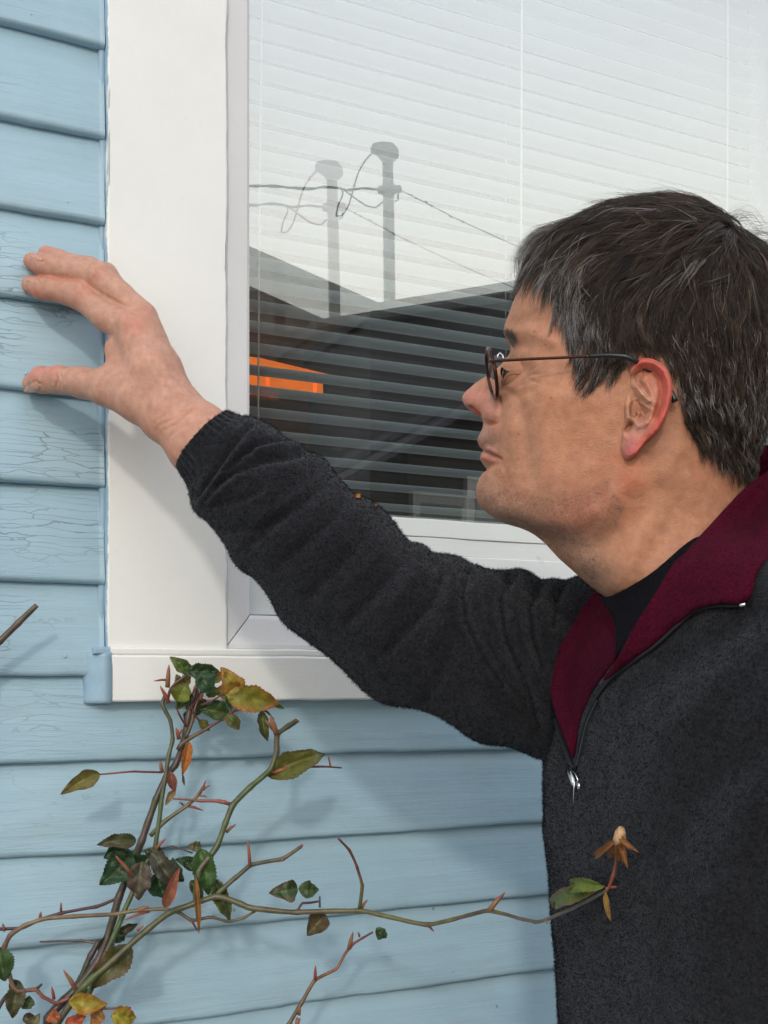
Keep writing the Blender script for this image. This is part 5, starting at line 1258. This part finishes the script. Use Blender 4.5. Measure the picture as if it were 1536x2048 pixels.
brg = [HL(np.array(a), np.array(l), np.array(z)) for a, l, z in ((ce_[0]+.002, ce_[1]-R*1.05, ce_[2]+.004), (ce_[0]+.005, .008, ce_[2]+.008), (ce_[0]+.005, -.008, ce_[2]+.008), (ce_[0]+.002, -ce_[1]+R*1.05, ce_[2]+.004))]
MB().tube(brg, .0012, 8).make('bridge', RIMM, gl, True)
# ================================================================ ROSE BUSH
rose = thing('rose_bush', (-.02, -.10, 0), 'sparse rose bush with thorny green canes and autumn leaves against the blue wall', 'rose bush')
CM = NT('cane_bark'); v = CM.pos(); ccv = CM.attr('col', 'Color')
cb = CM.mix(1.0, ccv, CM.mix(CM.mr(CM.noise(v, 90, 5, .65), .3, .7), (.55, .6, .6), (1.35, 1.3, 1.25)), 'MULTIPLY')
CANE = CM.fin(cb, .38, CM.bump(CM.noise(v, 500, 4), .3, .0006), Specular_IOR_Level=.5)
LFM = NT('leaf_blade'); v = LFM.pos(); lc_ = LFM.attr('col', 'Color'); sv = LFM.attr('along'); wv = LFM.attr('across')
vein = LFM.math('ABSOLUTE', LFM.math('SUBTRACT', LFM.math('FRACT', LFM.math('SUBTRACT', LFM.math('MULTIPLY', sv, 9.0), LFM.math('MULTIPLY', LFM.math('ABSOLUTE', wv), 3.2))), .5))
vm = LFM.mr(vein, .40, .5, 0, 1); mid_ = LFM.mr(LFM.math('ABSOLUTE', wv), .03, .10, 1, 0); vv_ = LFM.math('MAXIMUM', vm, mid_)
lcol = LFM.mix(1.0, lc_, LFM.mix(LFM.mr(LFM.noise(v, 220, 5, .7), .3, .7), (.62, .62, .6), (1.3, 1.3, 1.25)), 'MULTIPLY')
lcol = LFM.mix(LFM.math('MULTIPLY', vv_, .28), lcol, (.22, .24, .07)); sp_ = LFM.mr(LFM.noise(v, 420, 3), .64, .70, 0, .6); lcol = LFM.mix(sp_, lcol, (.06, .035, .02))
LEAF = LFM.fin(lcol, .42, LFM.bump(vv_, -.5, .0012, LFM.bump(LFM.noise(v, 300, 4), .4, .0008)), Specular_IOR_Level=.45)
_t = LFM.n('ShaderNodeBsdfTranslucent'); LFM.l(lcol, _t.inputs[0]); _m = LFM.n('ShaderNodeMixShader'); _m.inputs[0].default_value = .22
LFM.l(LFM.p.outputs[0], _m.inputs[1]); LFM.l(_t.outputs[0], _m.inputs[2]); LFM.l(_m.outputs[0], LFM.out.inputs[0])
def W_(x, y, o): return at_y(x, y, -.016 - np.asarray(o, float))
GRN, DKB, OLV, PNK, PUR, TAN = (.085, .125, .035), (.065, .045, .030), (.12, .11, .05), (.30, .075, .06), (.085, .04, .05), (.26, .17, .085)
def cane(L, r0, r1, o0, o1, c0, c1=None, n=None, k=9, wob=.8):
    L = np.array(L, float); 
    if L.shape[1] == 2: L = np.c_[L, np.linspace(o0, o1, len(L))]
    n = n or max(8, int(np.hypot(*np.diff(L[:, :2], axis=0).T).sum()/7)); m = resample(L, n)
    dd_ = np.r_[0, np.cumsum(np.hypot(*np.diff(L[:, :2], axis=0).T))]; ml = np.stack([np.interp(np.linspace(0, dd_[-1], n), dd_, L[:, q]) for q in range(3)], 1); m = .3*m + .7*ml
    P = W_(m[:, 0], m[:, 1], m[:, 2]); P += np.stack([vnoise(P, 60, i) for i in (1, 2, 3)], 1)*.0006*wob
    t = proj(P)[2]; R = np.linspace(r0, r1, n)*t/FPX*(1 + .10*vnoise(P, 110, 9))
    d = np.array([seg_dist(x, y, L[i:i+1, :2]) for i in range(1, len(L)-1) for x, y in ()]) if False else 0
    for i in range(1, len(L)-1): R = R*(1 + .18*np.exp(-((np.hypot(m[:, 0]-L[i, 0], m[:, 1]-L[i, 1]))/6)**2))
    b = MB(); b.tube(P, R, k); V = b.v[0]; c1 = c1 or c0; s = np.repeat(np.linspace(0, 1, n), k)[:, None]
    C = np.array(c0)*(1-s) + np.array(c1)*s; f = np.clip(.5 + .9*vnoise(V, 38, 5), 0, 1)[:, None]; C = C*(1-.62*f) + np.array(PUR)*(.62*f)*1.0
    return mobj('cane', V, b.f, CANE, rose, True, attrs={'col': C})
cane([(60,2330),(80,2150),(98,2034),(156,1974),(195,1925),(215,1877),(238,1795),(262,1735),(283,1681),(312,1600),(335,1548),(351,1530),(366,1490),(375,1440),(386,1398),(392,1375)], 11, 5.5, .06, .055, (.045,.032,.022), (.07,.07,.03))
cane([(20,2300),(60,2120),(98,2040),(140,1988),(163,1956),(182,1909),(198,1880)], 7, 6, .05, .05, (.04, .05, .03))
cane([(110,2200),(150,2050),(190,1960),(247,1828),(283,1740),(310,1697),(322,1610),(329,1563),(338,1510),(346,1481),(340,1440),(332,1425),(324,1408),(330,1390)], 7, 3.6, .075, .06, GRN, (.07, .13, .03))
cane([(356,1500),(362,1490),(384,1473),(405,1462),(422,1451),(455,1434)], 4.5, 2.2, .06, .065, GRN, PNK)
cane([(372,1475),(385,1440),(389,1421),(398,1395),(405,1372)], 4.2, 2.2, .06, .06, GRN, PNK)
cane([(335,1400),(340,1380),(352,1365),(371,1352),(385,1346)], 3.4, 1.6, .06, .07, PNK, PUR)
cane([(402,1410),(418,1405),(440,1392),(452,1386)], 2.6, 1.2, .06, .075, PNK); cane([(455,1432),(470,1421),(492,1417),(520,1417)], 3.2, 2.4, .065, .08, PNK, PUR); cane([(520,1417),(535,1424),(548,1440)], 2.4, 2, .08, .085, DKB)
tt_ = lambda x, y, d: (-(at_t(x, y, (hit_t(x, y, [tbv]) or .75) - d)[1]) - .016)
C5 = [(60,2120,.08),(114,2048,.08),(163,1978,.085),(228,1919,.09),(293,1860,.095),(338,1825,.10),(391,1806,.105),(433,1792,.11),(482,1808,.12),(500,1816,.125),(594,1824,.14),(719,1821,.17),(854,1850,.22),(979,1821,.29),(1073,1845,.36),
      (1125,1826,min(.46, float(tt_(1125,1826,.035)))),(1177,1802,float(tt_(1177,1802,.035))),(1216,1780,float(tt_(1216,1780,.035)))]
C5[-3] = (1125, 1826, (C5[-4][2]+C5[-2][2])/2)
cane(C5, 7.5, 3.2, 0, 0, GRN, (.16, .12, .05), n=150)
cane([(433,1789),(472,1756),(501,1730),(565,1718),(602,1693)], 5.2, 3.6, .11, .13, GRN, OLV)
cane([(392,1808),(393,1785),(397,1743),(433,1693),(451,1647),(465,1611),(501,1574),(542,1538),(554,1502),(554,1470),(575,1453),(595,1440)], 6.5, 5.2, .105, .10, GRN, (.075, .10, .035))
MB().tube([W_(594, 1440.5, .10), W_(596.5, 1439, .10)], [.0023, .0021], 10).make('cut_end', plain('pith', (.55, .42, .25), .8), rose, True)
cane([(462,1608),(438,1602),(400,1601),(346,1597)], 4.0, 1.6, .10, .08, PNK, PNK)
cane([(301,1672),(328,1643),(374,1611),(398,1588),(406,1574)], 4.6, 3.2, .065, .085, GRN, TAN)
cane([(-40,1858),(0,1859),(42,1857),(81,1838),(124,1825),(192,1813),(234,1797)], 3.4, 3.2, .05, .055, PUR)
cane([(6,1905),(9,1893),(20,1870),(49,1851),(85,1838),(146,1833),(228,1829),(277,1821),(326,1818),(358,1825),(384,1841),(423,1834),(456,1843),(488,1836),(512,1822)], 5, 2.8, .06, .12, TAN, OLV)
cane([(384,1841),(392,1856),(395,1862)], 2.6, 1.2, .115, .11, PNK)
cane([(6,1900),(13,1925),(26,1974),(36,1982),(72,1978),(85,1994),(111,2007),(140,1996)], 4.4, 3.4, .06, .07, OLV, PNK); cane([(30,1978),(10,1996),(-12,2030)], 4, 4, .06, .05, DKB); cane([(72,1978),(83,1968)], 3.5, 2, .065, .07, DKB)
cane([(80,1883),(163,1881),(199,1887)], 1.8, 2.8, .035, .05, PUR, TAN)
cane([(560,2110),(578,2048),(604,2006),(630,1959),(674,1936),(693,1902),(708,1886),(728,1874),(746,1864)], 5, 2, .08, .09, GRN, PNK)
cane([(677,1678),(698,1699),(714,1735),(724,1772),(719,1818)], 2.4, 3.8, .20, .17, PNK, GRN)
cane([(-60,1345),(0,1282),(36,1247),(73,1210)], 7, 5.5, .030, .045, DKB, OLV)
cane([(200,1549),(269,1543),(324,1545)], 1.7, 2.4, .055, .055, PNK)
cane([(540,1546),(560,1540),(603,1533),(640,1533),(683,1535)], 3.2, 1.8, .10, .10, PNK, PUR); cane([(662,1534),(658,1514)], 2.2, 1.6, .10, .10, PNK)
cane([(1217,1780,tt_(1217,1780,.035)),(1226,1751,tt_(1226,1751,.036)),(1235,1712,tt_(1235,1712,.036)),(1241,1690,tt_(1241,1690,.036))], 3.4, 4.2, 0, 0, (.38, .09, .02), (.38, .13, .05))
cane([(594,1826),(600,1812),(604,1806),(619,1806),(637,1803)], 2, 2.2, .14, .14, PUR); cane([(640,1815),(640,1793)], 2.4, 1.6, .14, .14, PUR); cane([(640,1826),(652,1832)], 2, 2, .14, .135, OLV)
cane([(312,1700),(345,1692),(385,1706)], 2, 1.4, .07, .085, PUR); cane([(140,2000),(205,2018),(262,2016)], 2.6, 2.0, .075, .09, (.25,.09,.04)); cane([(212,2008),(195,2030),(180,2070)], 3, 3, .08, .08, PUR)
def leaf(bx, by, tx, ty, w, cs, fold=.25, curl=.10, o0=.06, o1=None, edge=None, bend=0., roll=0., ser=.05, shape=1.0):
    o1 = o0 if o1 is None else o1
    A = W_(bx, by, o0); B = W_(tx, ty, o1); d = B-A; L = np.linalg.norm(d); d = d/L; view = (A-CAM)/np.linalg.norm(A-CAM)
    sd_ = np.cross(d, view); sd_ /= np.linalg.norm(sd_); nn = np.cross(sd_, d)
    if nn @ view > 0: nn = -nn
    sd_, nn = sd_*math.cos(roll) + nn*math.sin(roll), nn*math.cos(roll) - sd_*math.sin(roll)
    t = proj(A)[2]; hw = w*.60*t/FPX; ns, nw = 26, 11; bn = random.uniform(-.22, .22); tw = random.uniform(-.9, .9); fold = fold*1.3 + random.uniform(0, .2); curl = curl + random.uniform(-.04, .12); V = []; al = []; ac = []; C = []
    for i in range(ns):
        s = i/(ns-1); prof = (math.sin(math.pi*s**(.78*shape))**.8)*(1-.25*s) + .02
        for j in range(nw):
            q = (j/(nw-1))*2-1; sr = 1 + (ser*(1 if i % 2 else -1) if abs(q) > .99 else 0)
            x = q*hw*prof*sr; h = abs(q)**1.1*hw*prof*fold*1.6 + curl*L*math.sin(math.pi*s)*.8 - bend*L*s*s
            h += hw*.10*math.sin(s*17+q*3)*abs(q)
            rag = vnoise(np.array([[s*6+bx*.1, q*2+by*.1, 1.0]]), 1, 3)[0]
            V.append(A + d*L*s + sd_*(x*(1+.16*rag) + (bend*.3+bn)*L*s*(1-s)) + nn*(h + hw*.22*rag + tw*q*hw*prof*(s-.4))); al.append(s); ac.append(q)
    V = np.array(V); al = np.array(al); ac = np.array(ac); f = vnoise(V, 130, 3)*.5+.5
    C = np.tile(np.array(cs, float), (len(V), 1))
    if edge is not None:
        wq = np.clip((np.abs(ac)**2*.8 + al**3*.6 + f*.5 - .45), 0, 1)[:, None]; C = C*(1-wq) + np.array(edge)*wq
    C *= (.75 + .5*f)[:, None]
    return mobj('leaf', V, grid_faces(ns, nw), LEAF, rose, True, attrs={'col': C, 'along': al, 'across': ac})
G1, G2, YL, RD, OL, BR_, OR_, SM_ = (.055, .095, .026), (.022, .062, .028), (.34, .25, .035), (.38, .07, .03), (.15, .15, .035), (.085, .06, .042), (.46, .17, .045), (.42, .15, .105)
leaf(381,1345,339,1313,26,(.08,.14,.04),o0=.065,edge=OL); leaf(376,1343,438,1342,32,G2,o0=.07,edge=(.10,.10,.05)); leaf(400,1344,425,1388,36,(.045,.10,.055),o0=.075,curl=.14)
leaf(358,1372,382,1352,20,OL,o0=.06,edge=TAN); leaf(352,1402,374,1366,36,(.17,.21,.03),o0=.062,edge=OL,ser=.03); leaf(430,1393,418,1370,26,(.14,.15,.03),o0=.07,edge=RD)
leaf(478,1390,441,1334,40,YL,o0=.078,edge=RD,fold=.15); leaf(448,1386,492,1376,34,(.30,.24,.04),o0=.08,edge=RD)
leaf(452,1392,556,1410,50,(.26,.24,.03),o0=.088,edge=(.42,.11,.04),fold=.15,curl=.06); leaf(545,1404,569,1418,9,G1,o0=.085,ser=0)
leaf(458,1430,398,1419,36,G1,o0=.06,edge=G2); leaf(452,1428,478,1459,26,(.07,.11,.03),o0=.065,edge=(.25,.12,.06)); leaf(455,1390,462,1421,14,(.06,.10,.03),o0=.08)
leaf(524,1420,535,1483,20,(.10,.12,.04),o0=.085,edge=DKB,fold=.5); leaf(533,1552,650,1508,46,(.15,.16,.035),o0=.095,edge=(.10,.07,.025),curl=.10,ser=.03)
leaf(200,1548,121,1589,30,(.20,.17,.045),o0=.055,edge=(.12,.07,.03),curl=.16,ser=.0); leaf(378,1483,364,1552,18,OR_,o0=.065,edge=(.40,.12,.05),fold=.6,ser=.12); leaf(366,1550,369,1572,5,PUR,o0=.065)
leaf(340,1543,350,1585,18,(.30,.11,.09),o0=.07,fold=.6,ser=0); leaf(350,1580,331,1611,13,TAN,o0=.07,fold=.5,ser=0)
leaf(272,1680,193,1690,28,(.07,.085,.035),o0=.075,edge=(.10,.05,.05),curl=.2); leaf(256,1698,207,1716,36,G2,o0=.07); leaf(262,1706,199,1770,52,G2,o0=.072,edge=(.03,.075,.03)); leaf(240,1690,252,1745,36,G2,o0=.068)
leaf(284,1722,278,1800,44,(.09,.075,.055),o0=.085,edge=(.13,.055,.055),curl=.14); leaf(302,1700,354,1772,36,(.07,.065,.045),o0=.085,edge=(.05,.045,.04)); leaf(312,1745,330,1797,40,G2,o0=.078); leaf(352,1758,345,1715,26,(.03,.06,.035),o0=.08)
leaf(402,1697,418,1790,42,(.045,.11,.025),o0=.10,edge=(.05,.09,.05)); leaf(396,1735,350,1718,26,G2,o0=.085); leaf(402,1692,374,1694,20,(.12,.11,.05),o0=.088,ser=0); leaf(428,1757,460,1843,30,(.035,.065,.025),o0=.10,edge=(.20,.17,.03)); leaf(392,1745,420,1760,22,G2,o0=.095)
leaf(330,1815,361,1730,19,(.30,.12,.075),o0=.115,edge=(.35,.09,.07),fold=.7,ser=0,shape=.8); leaf(391,1753,398,1868,11,(.30,.14,.05),o0=.11,fold=.6,ser=0)
leaf(262,1892,182,1978,50,(.085,.085,.03),o0=.078,edge=(.14,.075,.04),curl=.12); leaf(232,1870,276,1848,18,(.06,.05,.03),o0=.06); leaf(225,1868,250,1880,24,G2,o0=.06)
leaf(138,2002,214,2008,36,(.32,.25,.03),o0=.09,edge=(.48,.15,.03)); leaf(222,2032,272,2034,38,(.30,.27,.03),o0=.09,edge=RD); leaf(130,2050,172,2032,24,(.45,.10,.05),o0=.088); leaf(205,2022,180,2048,26,(.32,.14,.04),o0=.085)
leaf(-4,1893,10,1962,44,(.045,.09,.03),o0=.06); leaf(38,1965,26,2036,34,(.09,.085,.045),o0=.06,edge=DKB); leaf(40,1962,22,1985,30,(.06,.09,.035),o0=.055); leaf(45,2040,72,2034,20,DKB,o0=.06); leaf(60,2060,80,2026,20,OLV,o0=.07)
leaf(595,1777,538,1786,38,(.045,.085,.03),o0=.145,edge=(.16,.06,.05),ser=.03); leaf(597,1778,638,1779,32,(.06,.10,.035),o0=.145,ser=.03); leaf(651,1829,614,1872,36,(.11,.08,.04),o0=.135,edge=(.08,.045,.03),curl=.15)
leaf(752,1856,772,1876,22,(.055,.09,.04),o0=.09,ser=.02)
ot = lambda x, y, d=.04: float(tt_(x, y, d))
leaf(1203,1772,1114,1817,34,(.12,.17,.03),o0=ot(1203,1772),o1=ot(1114,1817),edge=(.30,.09,.05),ser=.03); leaf(1210,1772,1148,1778,30,(.14,.19,.03),o0=ot(1210,1772,.042),o1=ot(1148,1778,.042),edge=OL)
leaf(1211,1784,1222,1843,11,(.30,.17,.05),o0=ot(1211,1784),o1=ot(1222,1843),fold=.6,ser=0)
for tx, ty, w in ((1192,1711,11),(1256,1738,9),(1280,1706,8),(1234,1726,10),(1215,1718,8),(1246,1728,7),(1262,1702,8)):
    leaf(1240,1672,tx,ty,w*1.2,(.30,.12,.045),o0=ot(1240,1672,.045),o1=ot(tx,ty,.040),fold=.6,ser=.0,edge=(.25,.10,.05))
# denser leaflets and short stalks filling the two clumps
for (bx_, by_, tx_, ty_, w_, c_, e_, o_) in [
 (384,1392,352,1420,26,G1,OL,.052),(395,1388,372,1420,24,G2,G1,.050),(410,1398,392,1432,22,G1,G2,.048),(396,1362,404,1330,24,G1,OL,.050),(415,1368,452,1352,26,(.16,.17,.03),RD,.060),
 (430,1380,470,1395,26,(.20,.18,.035),RD,.066),(372,1376,352,1348,22,(.10,.14,.035),TAN,.056),(368,1398,345,1384,18,OL,DKB,.052),(425,1402,445,1420,18,G1,G2,.055),(380,1420,372,1452,20,G2,DKB,.048),
 (398,1440,418,1462,18,OL,G2,.052),(362,1345,352,1322,14,G1,None,.062),(450,1372,478,1352,24,(.28,.22,.035),RD,.070),
 (300,1712,268,1752,34,G2,G1,.066),(290,1700,322,1728,30,(.06,.08,.03),BR_,.070),(336,1735,368,1762,30,G2,G1,.070),(346,1748,322,1778,26,G1,G2,.066),(270,1728,248,1768,28,G1,G2,.064),(376,1722,412,1738,24,G1,OL,.088),(382,1760,404,1800,24,G2,(.15,.13,.03),.086),
 (218,1870,196,1905,26,G2,DKB,.055),(175,1975,150,2010,28,G1,OL,.060),(120,2030,92,2042,24,(.40,.12,.05),RD,.085),(246,2012,228,2040,24,(.36,.20,.04),RD,.088),(60,1992,44,2018,22,G1,DKB,.058)]:
    leaf(bx_, by_, tx_, ty_, w_, c_, o0=o_, edge=e_, roll=random.uniform(-.5, .5))
for S_ in [[(384,1392),(370,1370),(366,1350)],[(392,1400),(405,1380),(420,1366)],[(380,1420),(392,1402),(398,1380)],[(300,1712),(315,1724),(336,1735)],[(404,1700),(396,1725),(384,1742)],[(372,1452),(360,1432),(352,1412)],[(398,1440),(388,1428),(384,1412)]]:
    cane(S_, 2.2, 1.4, .058, .064, PNK, DKB)
hipm = MB().tube([at_t(1243, 1655, (hit_t(1243,1655,[tbv]) or .75)-.045), at_t(1241, 1664, (hit_t(1241,1664,[tbv]) or .75)-.045), at_t(1239, 1680, (hit_t(1239,1680,[tbv]) or .75)-.045), at_t(1238, 1695, (hit_t(1238,1695,[tbv]) or .75)-.042)], [.0018, .0034, .0042, .0022], 12)
hipm.make('dried_flower', plain('dried_hip', (.40, .24, .13), .8, .5, 300), rose, True)
RM = NT('thorn_mat'); f = RM.noise(RM.pos(), 160, 3); THM = RM.fin(RM.mix(RM.mr(f, .35, .65), (.30, .055, .06), (.22, .14, .05)), .4)
def thorn(bx, by, tx, ty, r, o):
    a, b_ = W_(bx, by, o), W_(tx, ty, o + .002); s = proj(a)[2]/FPX; m = (a*.55+b_*.45) + np.array([0, 0, .0006])
    MB().tube([a, m, a*.2+b_*.8, b_], [r*s*.85, r*s*.8, r*s*.5, r*s*.12], 8).make('thorn', THM, rose, True)
for T_ in [(452,1665,472,1648,4,.10),(265,1752,231,1711,5,.09),(152,1979,127,1940,6,.10),(108,1998,103,1972,4,.08),(122,1822,122,1804,3,.055),(80,1836,82,1823,3.5,.06),(277,1821,298,1814,5.5,.09),(312,1698,332,1676,4,.08),(500,1732,496,1680,4.5,.125),
           (275,1862,288,1851,3.5,.095),(979,1820,1010,1785,6,.295),(854,1850,868,1863,3.5,.22),(722,1818,735,1799,4,.17),(630,1960,631,1930,4,.085),(597,2036,592,2058,6,.085),(598,2030,600,2008,4,.085),(338,1406,320,1371,5,.065),(335,1375,338,1329,6,.065),
           (335,1360,307,1362,3,.06),(553,1468,540,1430,7,.105),(548,1460,530,1440,5,.10),(406,1580,411,1560,3,.088),(406,1580,420,1570,3,.088),(375,1612,407,1621,3.5,.075),(366,1610,358,1604,2.5,.075),(324,1545,320,1520,5,.06),(400,1592,415,1594,2.5,.085),(602,1693,606,1690,3.6,.13),(565,1718,563,1724,2.5,.13),
           (9,1862,5,1846,3.5,.055),(698,1898,706,1864,5.5,.09),(1212,1778,1236,1773,4,ot(1212,1778)),(1090,1840,1096,1848,2.5,.38),(594,1824,597,1814,3,.14),(440,1604,462,1607,5,.10),(548,1545,590,1533,5.5,.10),(719,1873,716,1864,2.5,.09),(300,1822,246,1840,3.5,.09),(401,1400,408,1378,4,.065),(355,1470,366,1458,5,.062),(358,1478,352,1455,5,.062),(390,1380,396,1365,5,.066)]:
    thorn(*T_)
# crumbs of dry leaf caught on the sleeve
for x_, y_, s_, lab in ((716, 991, 8, 'small orange crumb of dry leaf caught on the sleeve above the elbow'), (752, 1010, 4, 'tiny orange speck of dry leaf on the sleeve, right of the larger crumb')):
    t = (hit_t(x_, y_+6, [fbv]) or .9) - .003; P = [at_t(x_ + s_*math.cos(a)*(.6+.5*random.random()), y_ + s_*.6*math.sin(a), t + .002*math.sin(3*a)) for a in np.linspace(0, 2*math.pi, 9, endpoint=False)]
    P2 = [p + np.array([.0002, .0008, 0]) for p in P]
    setp(mobj('leaf_crumb', P + P2, [tuple(range(9)), tuple(range(17, 8, -1))] + [(i, (i+1) % 9, (i+1) % 9+9, i+9) for i in range(9)], plain('crumb_mat', (.35, .15, .03), .7), None, False), lab, 'dry leaf')
